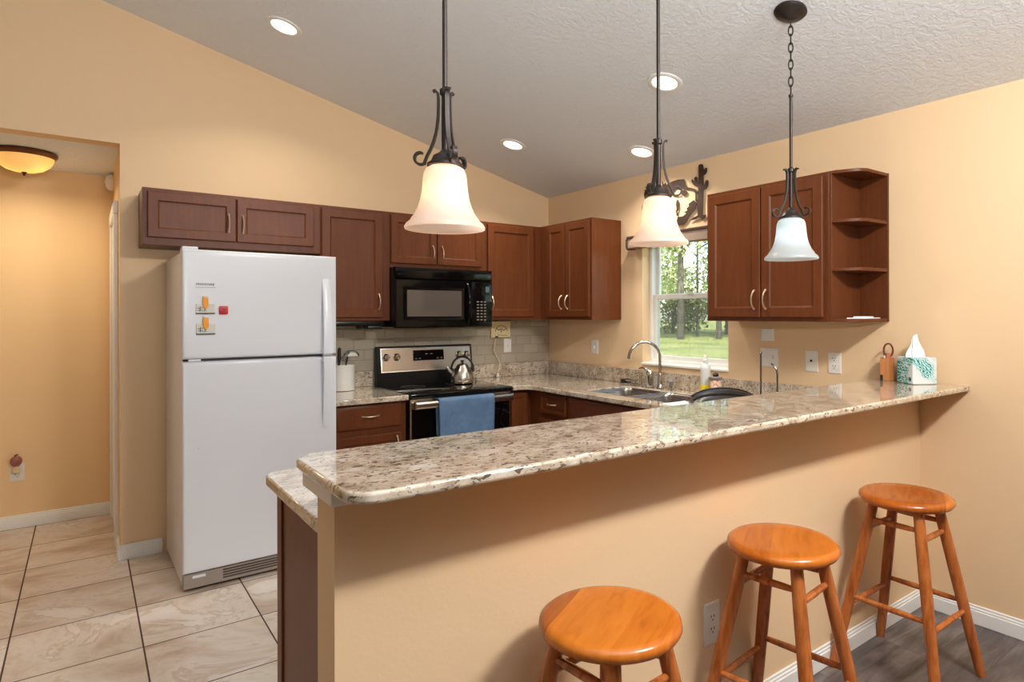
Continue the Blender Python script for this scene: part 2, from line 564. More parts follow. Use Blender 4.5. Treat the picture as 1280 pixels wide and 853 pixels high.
XY = lambda a, b, d: (a, b, d)
XZ = lambda a, b, d: (a, d, b)
YZ = lambda a, b, d: (d, a, b)

def slab(bm, outer, holes, z0, z1):
    """flat slab with holes, outlines in x, y"""
    es = []
    for lp in [outer] + holes:
        vs = [bm.verts.new((x, y, z1)) for x, y in lp]
        es += [bm.edges.new((vs[i], vs[(i + 1) % len(vs)])) for i in range(len(vs))]
    r = bmesh.ops.triangle_fill(bm, use_beauty=True, use_dissolve=True, edges=es)
    fs = [f for f in r['geom'] if isinstance(f, bmesh.types.BMFace)]
    ex = bmesh.ops.extrude_face_region(bm, geom=fs)
    nv = [v for v in ex['geom'] if isinstance(v, bmesh.types.BMVert)]
    bmesh.ops.translate(bm, verts=nv, vec=(0, 0, z0 - z1))
    return bm

def bevel_mod(o, w=0.004, seg=2):
    md = o.modifiers.new('edge', 'BEVEL'); md.width = w; md.segments = seg; md.limit_method = 'ANGLE'; md.angle_limit = radians(40)
    return o

def arc(cx, cy, r, a0, a1, n=6):
    return [(cx + r * cos(radians(a0 + (a1 - a0) * i / n)), cy + r * sin(radians(a0 + (a1 - a0) * i / n))) for i in range(n + 1)]

def rrect(x0, x1, y0, y1, r, n=5):
    return arc(x1 - r, y1 - r, r, 0, 90, n) + arc(x0 + r, y1 - r, r, 90, 180, n) + arc(x0 + r, y0 + r, r, 180, 270, n) + arc(x1 - r, y0 + r, r, 270, 360, n)

def text(name, s, size, m, parent, loc, rot, depth=0.0006):
    cu = bpy.data.curves.new(name, 'FONT'); cu.body = s; cu.size = size; cu.extrude = depth; cu.align_x = 'CENTER'; cu.align_y = 'CENTER'
    t = bpy.data.objects.new(name, cu); COL.objects.link(t)
    dg = bpy.context.evaluated_depsgraph_get()
    me = bpy.data.meshes.new_from_object(t.evaluated_get(dg))
    COL.objects.unlink(t); bpy.data.objects.remove(t)
    o = bpy.data.objects.new(name, me); COL.objects.link(o)
    me.materials.clear(); me.materials.append(m)
    o.parent = parent
    o.location = Vector(loc) - wloc(parent)
    o.rotation_euler = rot
    return o

# ------------------------------------------------------------------ room shell
CZ, CS = 2.435, 0.249           # ceiling height at the window wall, its slope
cz = lambda x: CZ - CS * x
RX = -5.2                       # ridge
LX, FY = -7.4, -9.0             # far left wall, front wall behind the camera
HY = 1.10                       # far wall of the hall
HZ = 2.413                      # hall ceiling
JX = -3.064                     # right jamb of the hall opening
rz = cz(RX)
lz = rz - CS * (RX - LX)

bm = B(); prism(bm, [(JX, 0), (0.16, 0), (0.16, cz(0.0) + 0.05), (0, cz(0) + 0.05), (RX, rz + 0.05), (LX, lz + 0.05), (LX, 0), (-4.6, 0), (-4.6, HZ), (JX, HZ)], lambda a, z, d: (a, d, z), 0.0, 0.115)
struct('wall_back', bm, M['wall'])
# window wall with its opening
WY0, WY1, WZ0, WZ1 = -1.935, -1.165, 1.055, 1.985
bm = B()
box(bm, 0, 0.16, WY1, 0.0, 0, cz(0) + 0.04)
box(bm, 0, 0.16, FY, WY0, 0, cz(0) + 0.04)
box(bm, 0, 0.16, WY0, WY1, 0, WZ0)
box(bm, 0, 0.16, WY0, WY1, WZ1, cz(0) + 0.04)
struct('wall_right', bm, M['wall'])
bm = B(); prism(bm, [(0.0, cz(0)), (RX, rz), (LX, lz), (LX, lz + 0.15), (RX, rz + 0.15), (0.3, cz(-0.3) + 0.0), (0.3, cz(0.3) + 0.12), (0.16, cz(0.16) + 0.001)][:5] + [(0.35, cz(0.35) + 0.16), (0.16, cz(0.0)), ], lambda a, z, d: (a, d, z), FY - 0.2, 0.12)
struct('ceiling', bm, M['ceiling'])
bm = B(); box(bm, LX - 0.12, LX, FY, 0.115, 0, lz + 0.05); struct('wall_left', bm, M['wall'])
bm = B(); prism(bm, [(LX, 0), (0.16, 0), (0.16, cz(0)), (RX, rz + 0.05), (LX, lz + 0.05)], lambda a, z, d: (a, d, z), FY - 0.12, FY)
struct('wall_front', bm, M['wall'])
# floors
bm = B(); box(bm, LX, 0.16, -3.02, HY + 0.1, -0.10, 0.0); struct('floor', bm, M['tile'])
bm = B(); box(bm, LX, 0.16, FY, -3.02, -0.10, 0.0); o = struct('floor', bm, M['plank'])
# hall
bm = B(); box(bm, -4.7, JX + 0.12, HY, HY + 0.1, 0, HZ + 0.1); struct('wall_hall_far', bm, M['wall_hall'])
bm = B(); box(bm, JX, JX + 0.12, 0.115, HY, 0, HZ + 0.1); struct('wall_hall_right', bm, M['wall_hall'])
bm = B(); box(bm, -4.72, -4.6, 0.115, HY + 0.1, 0, HZ + 0.1); struct('wall_hall_left', bm, M['wall_hall'])
bm = B(); box(bm, -4.7, JX + 0.12, 0.115, HY + 0.1, HZ, HZ + 0.1); struct('ceiling_hall', bm, M['ceiling'])
# door and casing on the right wall of the hall
bm = B()
def hall_mp(a, z, d): return (JX - d, a, z)
rings(bm, hall_mp, 0.30, 0.96, 0.01, 2.03, [(0, 0), (0, 0.010), (0.10, 0.010), (0.115, 0.004), (0.13, 0.004)])
o = struct('door_1', bm, M['trim'])
bm = B()
box(bm, JX - 0.022, JX, 0.22, 0.295, 0, 2.036, 0.003)
box(bm, JX - 0.022, JX, 0.965, 1.04, 0, 2.036, 0.003)
box(bm, JX - 0.025, JX, 0.215, 1.045, 2.0365, 2.112, 0.003)
struct('trim_1', bm, M['trim'])

# half wall under the bar, with the white board along its top
HX = -2.8034
bm = B(); box(bm, HX, 0, -3.0816, -2.959, 0, 1.010); struct('wall_half', bm, M['wall'])
bm = B(); box(bm, HX - 0.014, -0.001, -3.106, -2.885, 1.010, 1.060, 0.004, 2); struct('trim_2', bm, M['trim'])

# baseboards
def baseboard(name, mp, a0, a1):
    bm = B()
    mbox(bm, mp, a0, a1, 0.0, 0.062, 0, 0.015, 0.002)
    mbox(bm, mp, a0, a1, 0.060, 0.074, 0, 0.0115, 0.003)
    mbox(bm, mp, a0, a1, 0.072, 0.086, 0, 0.008, 0.003)
    return struct(name, bm, M['trim'])
baseboard('baseboard_half', DIN, HX, 0)
baseboard('baseboard_right', WIN, FY, -3.0816)
baseboard('baseboard_back', BACK, JX, -2.86)
baseboard('baseboard_hall', lambda a, z, d: (a, HY - d, z), -4.6, JX - 0.001)
baseboard('baseboard_jamb', lambda a, z, d: (JX - d, a, z), -0.015, 0.21)

# window: white double hung, deep in the wall
win = empty('window_1', (0.12, -1.55, WZ0)); win['kind'] = 'structure'
def ring_frame(bm, y0, y1, z0, z1, w, x0, x1, bev=0.004):
    box(bm, x0, x1, y0, y0 + w, z0, z1, bev); box(bm, x0, x1, y1 - w, y1, z0, z1, bev)
    box(bm, x0, x1, y0 + w - 0.002, y1 - w + 0.002, z0, z0 + w, bev); box(bm, x0, x1, y0 + w - 0.002, y1 - w + 0.002, z1 - w, z1, bev)
bm = B(); ring_frame(bm, WY0, WY1, WZ0 + 0.004, WZ1, 0.030, 0.072, 0.155); obj('window_frame', bm, M['trim'], win)
bm = B(); ring_frame(bm, WY0 + 0.028, WY1 - 0.028, WZ0 + 0.03, 1.560, 0.036, 0.084, 0.108); obj('lower_sash', bm, M['trim'], win)
bm = B(); ring_frame(bm, WY0 + 0.028, WY1 - 0.028, 1.530, WZ1 - 0.028, 0.034, 0.114, 0.138); obj('upper_sash', bm, M['trim'], win)
bm = B(); box(bm, 0.070, 0.090, -1.585, -1.52, 1.556, 1.572, 0.003); obj('sash_lock', bm, M['trim'], win)
bm = B(); box(bm, 0.094, 0.098, WY0 + 0.06, WY1 - 0.06, WZ0 + 0.062, 1.528); obj('pane', bm, M['pane'], win)
bm = B(); box(bm, 0.1465, 0.1475, WY0 + 0.032, WY1 - 0.032, WZ0 + 0.03, 1.545); obj('insect_screen', bm, M['screen'], win)
bm = B(); box(bm, 0.124, 0.128, WY0 + 0.058, WY1 - 0.058, 1.560, WZ1 - 0.058); obj('pane', bm, M['pane'], win)
bm = B(); box(bm, -0.012, 0.09, WY0 - 0.004, WY1 + 0.004, WZ0 - 0.006, WZ0 + 0.012, 0.004); obj('window_sill', bm, M['trim'], win)

# ------------------------------------------------------------------ outside
bm = B()
g = bmesh.ops.create_grid(bm, x_segments=2, y_segments=2, size=90)
bmesh.ops.translate(bm, verts=bm.verts[:], vec=(90.3, 20, -0.25))
o = struct('lawn', bm, M['grass'])

def leaf_cloud(bm, blobs, n, size):
    for c, r in blobs:
        for i in range(n):
            while True:
                p = Vector((random.uniform(-1, 1), random.uniform(-1, 1), random.uniform(-1, 1)))
                if 0.25 < p.length < 1: break
            p = Vector(c) + Vector((p.x * r[0], p.y * r[1], p.z * r[2]))
            u = Vector((random.gauss(0, 1), random.gauss(0, 1), random.gauss(0, 1))).normalized()
            w = u.cross(Vector((random.gauss(0, 1), random.gauss(0, 1), random.gauss(0, 1)))).normalized()
            s = size * random.uniform(0.5, 1.2)
            q = [bm.verts.new(p + a * u * s + b * w * s * 0.6) for a, b in ((-1, 0), (-0.2, 1), (1, 0.1), (0.1, -1))]
            bm.faces.new(q)

def tree(x, y, hgt, r, dark=False, low=False):
    t = thing('tree', 'grey-trunked tree of the wood beyond the lawn, seen through the kitchen window', 'tree', (x, y, -0.25), 'trees beyond the lawn')
    bm = B()
    lean = random.uniform(-0.5, 0.5)
    pts = [(x + lean * (k / 5) ** 2, y + lean * 0.4 * (k / 5), -0.3 + hgt * k / 5) for k in range(6)]
    tube(bm, pts, [0.62 * r * (1.15 - 0.13 * k) for k in range(6)], 8)
    tr = obj('trunk', bm, M['bark'], t)
    for k in range(4):
        bm = B()
        z = hgt * random.uniform(0.3, 0.8); a = random.uniform(0, 6.28); L = hgt * 0.16
        tube(bm, [(x + lean * (z / hgt) ** 2, y, z), (x + L * 0.5 * cos(a), y + L * 0.5 * sin(a), z + L * 0.3), (x + L * cos(a), y + L * sin(a), z + L * 0.8)], [r * 0.45, r * 0.3, r * 0.1], 6)
        obj('bough', bm, M['bark'], t)
    bm = B(); blobs = []
    for k in range(9):
        z = hgt * random.uniform(0.12 if low else 0.26, 1.0); a = random.uniform(0, 6.28); d = hgt * random.uniform(0.02, 0.16)
        blobs.append(((x + d * cos(a), y + d * sin(a), z), (hgt * 0.13, hgt * 0.13, hgt * 0.09)))
    leaf_cloud(bm, blobs, 330, 0.08 + hgt * 0.005)
    obj('leaves', bm, M['leaf_dark'] if dark else M['leaf'], t, smooth=False)
dirv = Vector((0.745, 0.667, 0)); side = Vector((-0.667, 0.745, 0))
base0 = Vector((-3.2, -4.45, 0))
for k, (d, s, hgt, r, dk, lo) in enumerate([(36, 3.3, 12, 0.20, 1, 0), (42, 0.2, 15, 0.34, 0, 0), (43, -2.3, 14, 0.27, 0, 0), (46, 1.9, 11, 0.15, 0, 1), (48, -1.0, 12, 0.16, 0, 1), (45, -4.6, 14, 0.28, 1, 0),
        (50, 4.6, 14, 0.24, 0, 1), (52, -3.4, 13, 0.2, 0, 1), (54, 0.9, 14, 0.2, 0, 1), (47, -8.0, 15, 0.3, 0, 0), (48, 8.0, 14, 0.26, 0, 1), (56, 11, 15, 0.26, 1, 0), (53, -12, 15, 0.3, 0, 1)]):
    p = base0 + dirv * d + side * s
    tree(p.x, p.y, hgt, r, dk, lo)
bm = B()
blobs = []
for k in range(64):
    p = base0 + dirv * random.uniform(52, 66) + side * random.uniform(-20, 20)
    blobs.append(((p.x, p.y, random.uniform(0.4, 6.0)), (1.8, 1.8, random.uniform(1.2, 2.2))))
leaf_cloud(bm, blobs, 420, 0.17)
o = obj('undergrowth', bm, M['brush'], None, smooth=False); o['kind'] = 'stuff'
tag(o, 'grey green undergrowth beneath the trees at the edge of the lawn', 'undergrowth')

# ------------------------------------------------------------------ cabinets
def shaker(name, parent, mp, a0, a1, z0, z1, d, rail=0.055, m=None):
    bm = B()
    rings(bm, mp, a0, a1, z0, z1, [(0.0, d), (0.0, d + 0.017), (0.004, d + 0.020), (rail - 0.004, d + 0.020), (rail + 0.001, d + 0.016), (rail + 0.004, d + 0.011), (rail + 0.012, d + 0.0105)])
    return obj(name, bm, m or M['cab'], parent)

def flat_front(name, parent, mp, a0, a1, z0, z1, d):
    bm = B()
    rings(bm, mp, a0, a1, z0, z1, [(0.0, d), (0.0, d + 0.013), (0.003, d + 0.016), (0.010, d + 0.018), (0.014, d + 0.020), (0.02, d + 0.020)])
    return obj(name, bm, M['cab'], parent)

def pull(parent, mp, a, z, d, vertical=True, L=0.10):
    bm = B(); pts = []; rs = []
    for i in range(13):
        t = -1 + i / 6
        s = t * L / 2
        o = 0.026 * (1 - abs(t) ** 2.4) + 0.004
        pts.append(mp(a, z + s, d + o) if vertical else mp(a + s, z, d + o)); rs.append(0.0038 + 0.0022 * abs(t) ** 2)
    tube(bm, pts, rs, 8)
    for t in (-1, 1):
        s = t * L / 2
        p = mp(a, z + s, d + 0.003) if vertical else mp(a + s, z, d + 0.003)
        bmesh.ops.create_uvsphere(bm, u_segments=8, v_segments=6, radius=0.0075, matrix=Matrix.Translation(p))
    return obj('handle', bm, M['bronze_pull'], parent)

def cab_body(parent, mp, a0, a1, z0, z1, d1):
    bm = B(); mbox(bm, mp, a0 + 0.0006, a1 - 0.0006, z0, z1, 0.002, d1, 0.0015)
    return obj('carcass', bm, M['cab'], parent)

UT, UB, UD = 2.127, 1.3765, 0.290
G_UP = 'wall cabinets'
# above the refrigerator
t = thing('wall_cabinet', 'short wide two-door wall cabinet above the white refrigerator', 'cabinet', (-2.5, 0, 1.81), G_UP)
cab_body(t, BACK, -2.9754, -2.0238, 1.810, UT, UD)
d = shaker('door', t, BACK, -2.951, -2.513, 1.852, 2.107, UD, 0.052); pull(d, BACK, -2.552, 1.957, UD + 0.02)
d = shaker('door', t, BACK, -2.507, -2.068, 1.852, 2.107, UD, 0.052); pull(d, BACK, -2.476, 1.957, UD + 0.02)
# tall one door
t = thing('wall_cabinet', 'tall single-door wall cabinet between the refrigerator and the microwave', 'cabinet', (-1.8, 0, UB), G_UP)
cab_body(t, BACK, -2.0238, -1.5602, UB, UT, UD)
d = shaker('door', t, BACK, -2.018, -1.616, 1.400, 2.107, UD); pull(d, BACK, -1.645, 1.505, UD + 0.02)
# over the microwave
t = thing('wall_cabinet', 'short two-door wall cabinet directly above the black microwave', 'cabinet', (-1.18, 0, 1.745), G_UP)
cab_body(t, BACK, -1.5602, -0.7982, 1.745, UT, UD)
d = shaker('door', t, BACK, -1.556, -1.2155, 1.775, 2.107, UD, 0.05); pull(d, BACK, -1.248, 1.857, UD + 0.02)
d = shaker('door', t, BACK, -1.2095, -0.846, 1.775, 2.107, UD, 0.05); pull(d, BACK, -1.176, 1.857, UD + 0.02)
# right of the microwave
t = thing('wall_cabinet', 'single-door wall cabinet right of the microwave, running into the corner', 'cabinet', (-0.5, 0, UB), G_UP)
cab_body(t, BACK, -0.7982, -0.002, UB, UT, UD)
d = shaker('door', t, BACK, -0.790, -0.365, 1.400, 2.107, UD); pull(d, BACK, -0.760, 1.505, UD + 0.02)
# corner, on the window wall
t = thing('wall_cabinet', 'two-door wall cabinet on the window wall, left of the window', 'cabinet', (0, -0.6, UB), G_UP)
bm = B(); mbox(bm, WIN, -0.9419, -UD - 0.002, UB, UT, 0.002, UD, 0.0015); obj('carcass', bm, M['cab'], t)
d = shaker('door', t, WIN, -0.636, -0.395, 1.400, 2.107, UD, 0.05); pull(d, WIN, -0.598, 1.51, UD + 0.02)
d = shaker('door', t, WIN, -0.922, -0.642, 1.400, 2.107, UD, 0.05); pull(d, WIN, -0.676, 1.51, UD + 0.02)
# right of the window
t = thing('wall_cabinet', 'large two-door wall cabinet right of the window, beside open end shelves', 'cabinet', (0, -2.4, UB), G_UP)
cab_body(t, WIN, -2.7789, -2.009, UB, UT, UD)
d = shaker('door', t, WIN, -2.388, -2.030, 1.400, 2.107, UD); pull(d, WIN, -2.353, 1.495, UD + 0.02)
d = shaker('door', t, WIN, -2.754, -2.395, 1.400, 2.107, UD); pull(d, WIN, -2.426, 1.495, UD + 0.02)
# open end shelf
t = thing('end_shelf', 'open corner shelf unit on the end of the cabinet right of the window', 'shelf', (0, -2.86, UB))
bm = B(); box(bm, -UD, -0.002, -2.792, -2.7795, UB, UT, 0.001); obj('side_panel', bm, M['cab'], t)
bm = B(); box(bm, -0.014, -0.002, -2.9367, -2.792, UB, UT, 0.001); obj('back_panel', bm, M['cab'], t)
spoly = [(-0.015, -2.793), (-UD, -2.793), (-UD, -2.812), (-0.246, -2.905), (-0.205, -2.930), (-0.040, -2.934), (-0.015, -2.934)]
for z in (UB, 1.628, 1.868, UT - 0.016):
    bm = B(); prism(bm, spoly, XY, z, z + 0.016); bevel_mod(obj('shelf', bm, M['cab'], t), 0.002)
t = thing('paper_sheaf', 'white papers lying on the bottom shelf beside the cabinet', 'papers', (-0.12, -2.86, UB + 0.016))
bm = B(); prism(bm, [(-0.245, -2.845), (-0.06, -2.81), (-0.03, -2.905), (-0.19, -2.92)], XY, UB + 0.0165, UB + 0.0215); obj('sheet', bm, M['paper'], t)
bm = B(); prism(bm, [(-0.20, -2.855), (-0.09, -2.82), (-0.05, -2.88), (-0.12, -2.915)], XY, UB + 0.0218, UB + 0.027); obj('sheet', bm, M['paper'], t)

# base cabinets
ZC, TC = 0.904, 0.034           # counter top and its thickness
CB = ZC - TC                    # top of the base cabinets
FD = 0.610
def base_body(parent, mp, a0, a1, d1=FD):
    bm = B()
    mbox(bm, mp, a0 + 0.0006, a1 - 0.0006, 0.10, CB - 0.001, 0.004, d1, 0.0015)
    mbox(bm, mp, a0 + 0.0006, a1 - 0.0006, 0.0, 0.10, 0.004, d1 - 0.07)
    return obj('carcass', bm, M['cab'], parent)
G_B = 'base cabinets'
t = thing('base_cabinet', 'base cabinet with a drawer over a door, left of the range', 'cabinet', (-1.8, 0, 0), G_B)
base_body(t, BACK, -2.045, -1.582)
d = flat_front('drawer', t, BACK, -2.030, -1.618, 0.712, 0.856, FD); pull(d, BACK, -1.822, 0.788, FD + 0.02, False)
d = shaker('door', t, BACK, -2.030, -1.618, 0.125, 0.668, FD, 0.05); pull(d, BACK, -1.652, 0.595, FD + 0.02)
t = thing('base_cabinet', 'narrow corner base cabinet just right of the range', 'cabinet', (-0.7, 0, 0), G_B)
base_body(t, BACK, -0.792, -0.004)
shaker('door', t, BACK, -0.786, -0.645, 0.125, 0.846, FD, 0.035)
t = thing('base_cabinet', 'narrow base cabinet under the counter, left of the sink base', 'cabinet', (0, -0.9, 0), G_B)
bm = B(); mbox(bm, WIN, -1.075, -FD - 0.002, 0.10, CB - 0.001, 0.004, FD, 0.0015); mbox(bm, WIN, -1.075, -FD - 0.002, 0, 0.10, 0.004, FD - 0.07); obj('carcass', bm, M['cab'], t)
d = shaker('drawer', t, WIN, -1.058, -0.755, 0.715, 0.850, FD, 0.022); pull(d, WIN, -0.905, 0.785, FD + 0.02, False, 0.09)
d = shaker('door', t, WIN, -1.058, -0.755, 0.125, 0.672, FD, 0.05); pull(d, WIN, -1.025, 0.60, FD + 0.02)
t = thing('base_cabinet', 'wide sink base cabinet with a plain false front below the window', 'cabinet', (0, -1.55, 0), G_B)
bm = B()
box(bm, -FD, -FD + 0.02, -2.205, -1.0756, 0.10, CB - 0.001, 0.0015); box(bm, -FD + 0.07, -FD + 0.09, -2.205, -1.0756, 0.0, 0.10)
box(bm, -FD + 0.02, -0.004, -1.094, -1.0756, 0.0, CB - 0.001); box(bm, -FD + 0.02, -0.004, -2.205, -2.187, 0, CB - 0.001); box(bm, -FD + 0.02, -0.004, -2.187, -1.094, 0.10, 0.118)
obj('carcass', bm, M['cab'], t)
flat_front('false_front', t, WIN, -2.03, -1.092, 0.715, 0.852, FD)
d = shaker('door', t, WIN, -1.555, -1.092, 0.125, 0.672, FD, 0.05); pull(d, WIN, -1.525, 0.60, FD + 0.02)
d = shaker('door', t, WIN, -2.03, -1.563, 0.125, 0.672, FD, 0.05); pull(d, WIN, -1.593, 0.60, FD + 0.02)
# peninsula: cabinets open to the kitchen, finished panel at its left end
PEN = lambda a, z, d: (a, -2.957 + d, z)
PF = 0.655
t = thing('base_cabinet', 'peninsula base cabinet with a finished brown end panel facing the refrigerator', 'cabinet', (-1.7, -2.6, 0), G_B)
bm = B(); mbox(bm, PEN, -2.722, -0.635, 0.10, CB - 0.001, 0, PF - 0.02, 0.0015); mbox(bm, PEN, -2.722, -0.635, 0, 0.10, 0, PF - 0.09); obj('carcass', bm, M['cab'], t)
bm = B(); box(bm, -2.735, -2.7225, -2.955, -2.355, 0.0, CB - 0.001, 0.001); obj('end_panel', bm, M['cab_side'], t)
bm = B(); box(bm, -2.741, -2.7225, -2.354, -2.2995, 0.0, CB - 0.001, 0.002); obj('end_stile', bm, M['cab'], t)
for i in range(4):
    a0 = -2.70 + i * 0.40
    d = shaker('door', t, PEN, a0, a0 + 0.385, 0.125, 0.672, PF - 0.02, 0.05); pull(d, PEN, a0 + (0.035 if i % 2 else 0.35), 0.60, PF)
    d = flat_front('drawer', t, PEN, a0, a0 + 0.385, 0.715, 0.850, PF - 0.02); pull(d, PEN, a0 + 0.19, 0.785, PF, False)

# ------------------------------------------------------------------ counters, bar top, backsplash
RXL, RXR = -1.577, -0.797       # range opening
t = thing('countertop', 'short piece of speckled granite counter left of the range', 'countertop', (-1.8, -0.3, CB))
bm = B(); slab(bm, [(-2.05, -0.002), (-2.05, -0.662), (RXL - 0.006, -0.662), (RXL - 0.006, -0.002)], [], CB, ZC); bevel_mod(obj('slab', bm, M['granite'], t), 0.006, 3)
bm = B(); box(bm, -2.05, RXL - 0.006, -0.022, -0.0025, ZC + 0.0005, 1.012, 0.002); obj('upstand', bm, M['granite'], t)
SX0, SX1, SY0, SY1, SYM = -0.545, -0.150, -1.945, -1.165, -1.540
t = thing('countertop', 'long granite counter running round the corner under the window and behind the bar', 'countertop', (-0.3, -1.5, CB))
pen_y = -2.235
outer = [(RXR + 0.006, -0.002), (RXR + 0.006, -0.662)] + arc(-0.742, -0.742, 0.08, 90, 0, 6) + arc(-0.742, pen_y + 0.08, 0.08, 0, -90, 6) + arc(-2.720, pen_y - 0.05, 0.05, 90, 180, 6) + [(-2.770, -2.957), (-0.002, -2.957), (-0.002, -0.002)]
h1 = rrect(SX0, SX1, SY0, SY1, 0.06)
bm = B(); slab(bm, outer, [h1], CB, ZC); bevel_mod(obj('slab', bm, M['granite'], t), 0.006, 3)
bm = B(); box(bm, -0.022, -0.0025, -2.79, -0.0225, ZC + 0.0005, 1.012, 0.002); obj('upstand', bm, M['granite'], t)
bm = B(); box(bm, RXR + 0.006, -0.0025, -0.022, -0.0025, ZC + 0.0005, 1.012, 0.002); obj('upstand', bm, M['granite'], t)
# bar top
bm = B()
BZ = 1.084
xl, yf, yb = -2.842, -3.303, -2.876
outer = [(-0.001, yb)] + arc(xl + 0.06, yb - 0.06, 0.06, 90, 180, 7) + arc(xl + 0.06, yf + 0.06, 0.06, 180, 270, 7) + arc(-0.016, yf + 0.015, 0.015, -90, 0, 4)
slab(bm, outer, [], 1.0602, BZ)
o = bevel_mod(obj('bar_counter', bm, M['granite']), 0.007, 3)
tag(o, 'long raised granite bar counter with rounded corners above the stools', 'counter')
# tile behind the counters
bm = B(); box(bm, -2.06, -0.001, -0.0095, -0.0005, 0.80, 1.40); o = obj('backsplash', bm, M['splash'], smooth=False)
tag(o, 'taupe glass subway tile backsplash between counter and wall cabinets', 'backsplash'); o['kind'] = 'structure'

# ------------------------------------------------------------------ refrigerator
FW, FHT = 0.7737, 1.755
fr = thing('refrigerator', 'white top-freezer refrigerator with magnets on its upper door', 'refrigerator', (-2.838, -0.7605, 0))
def F(x0, x1, y0, y1, z0, z1, bev=0.0, seg=1, bm=None):
    bm = bm or B()
    return box(bm, -2.838 + x0, -2.838 + x1, -0.7605 + y0, -0.7605 + y1, z0, z1, bev, seg)
bm = F(0.006, FW - 0.006, 0.072, 0.715, 0.025, FHT - 0.012, 0.006, 2)
obj('cabinet_body', bm, M['white_enamel'], fr)
bm = F(0.012, FW - 0.012, 0.058, 0.074, 0.10, FHT - 0.02); obj('gasket', bm, M['grey_plastic'], fr)
def fdoor(name, z0, z1):
    bm = B(); mp = lambda a, z, d: (-2.838 + a, -0.7605 + 0.060 - d, z)
    rings(bm, mp, 0, FW, z0, z1, [(0, 0), (0, 0.046), (0.003, 0.054), (0.008, 0.0585), (0.016, 0.060), (0.03, 0.060)])
    return obj(name, bm, M['white_enamel'], fr)
fz = fdoor('freezer_door', 1.192, FHT)
fd = fdoor('fridge_door', 0.098, 1.178)
def fhandle(door, z_attach, z_split, up):
    bm = B(); L = []
    for i in range(17):
        t = i / 16
        z = z_attach + (z_split - z_attach) * t
        out = 0.044 * math.sin(min(1, t * 1.15) * pi / 2) ** 0.8 + 0.002
        w = 0.020 + 0.004 * t
        L.append((z, out, w))
    loops = []
    for z, o_, w in L:
        xc = -2.838 + 0.712
        y = -0.7605 - o_
        loops.append([bm.verts.new(p) for p in ((xc - w, y + 0.016, z), (xc - w, y + 0.004, z), (xc - w * 0.6, y, z), (xc + w * 0.6, y, z), (xc + w, y + 0.004, z), (xc + w, y + 0.016, z))])
    for A, C in zip(loops, loops[1:]):
        for q in range(6):
            bm.faces.new((A[q], A[(q + 1) % 6], C[(q + 1) % 6], C[q]))
    bm.faces.new(loops[0]); bm.faces.new(loops[-1])
    zs = z_split
    box(bm, -2.838 + 0.690, -2.838 + 0.734, -0.7605 - 0.036, -0.7605 + 0.002, zs - (0.05 if up else 0.0), zs + (0.0 if up else 0.05), 0.004)
    return obj('handle', bm, M['white_plastic'], door)
fhandle(fz, 1.625, 1.196, True)
fhandle(fd, 0.765, 1.174, False)
bm = F(0.004, 0.075, 0.012, 0.09, FHT - 0.001, FHT + 0.014, 0.005, 2); obj('hinge_cap', bm, M['white_plastic'], fr)
bm = F(0.03, 0.085, 0.008, 0.06, 1.179, 1.191, 0.002); obj('middle_hinge', bm, M['white_plastic'], fr)
bm = F(0.006, FW - 0.006, 0.014, 0.06, 0.018, 0.092, 0.003); gr = obj('toe_grille', bm, M['grille'], fr)
bm = B()
for i in range(4):
    F(0.185, FW - 0.03, 0.0125, 0.016, 0.036 + i * 0.0135, 0.0435 + i * 0.0135, 0.0, 1, bm)
obj('vent_slots', bm, M['grille_dark'], gr)
bm = F(0.045, 0.105, 0.0095, 0.016, 0.068, 0.082, 0.002); obj('cover_clip', bm, M['white_plastic'], gr)
bm = B(); lathe(bm, [(0.006, 0), (0.005, 0.003), (0.001, 0.004)], (-2.838 + 0.075, -0.7605, 0.735), 10, Matrix.Rotation(pi / 2, 3, 'X')); obj('door_plug', bm, M['white_plastic'], fd)
text('brand_lettering', 'FRIGIDAIRE', 0.0165, M['ink'], fz, (-2.838 + 0.104, -0.7615, 1.576), (pi / 2, 0, 0), 0.0004)
bm = F(0.058, 0.152, -0.0012, 0.0, 1.5595, 1.5615); obj('badge_line', bm, M['grille'], fz)
FR_ROT = 0.0145
fr.rotation_euler[2] = FR_ROT
def fr_pt(x, z, out=0.0):
    return Vector((-2.838, -0.7605, 0)) + Matrix.Rotation(FR_ROT, 3, 'Z') @ Vector((x, -out, z))
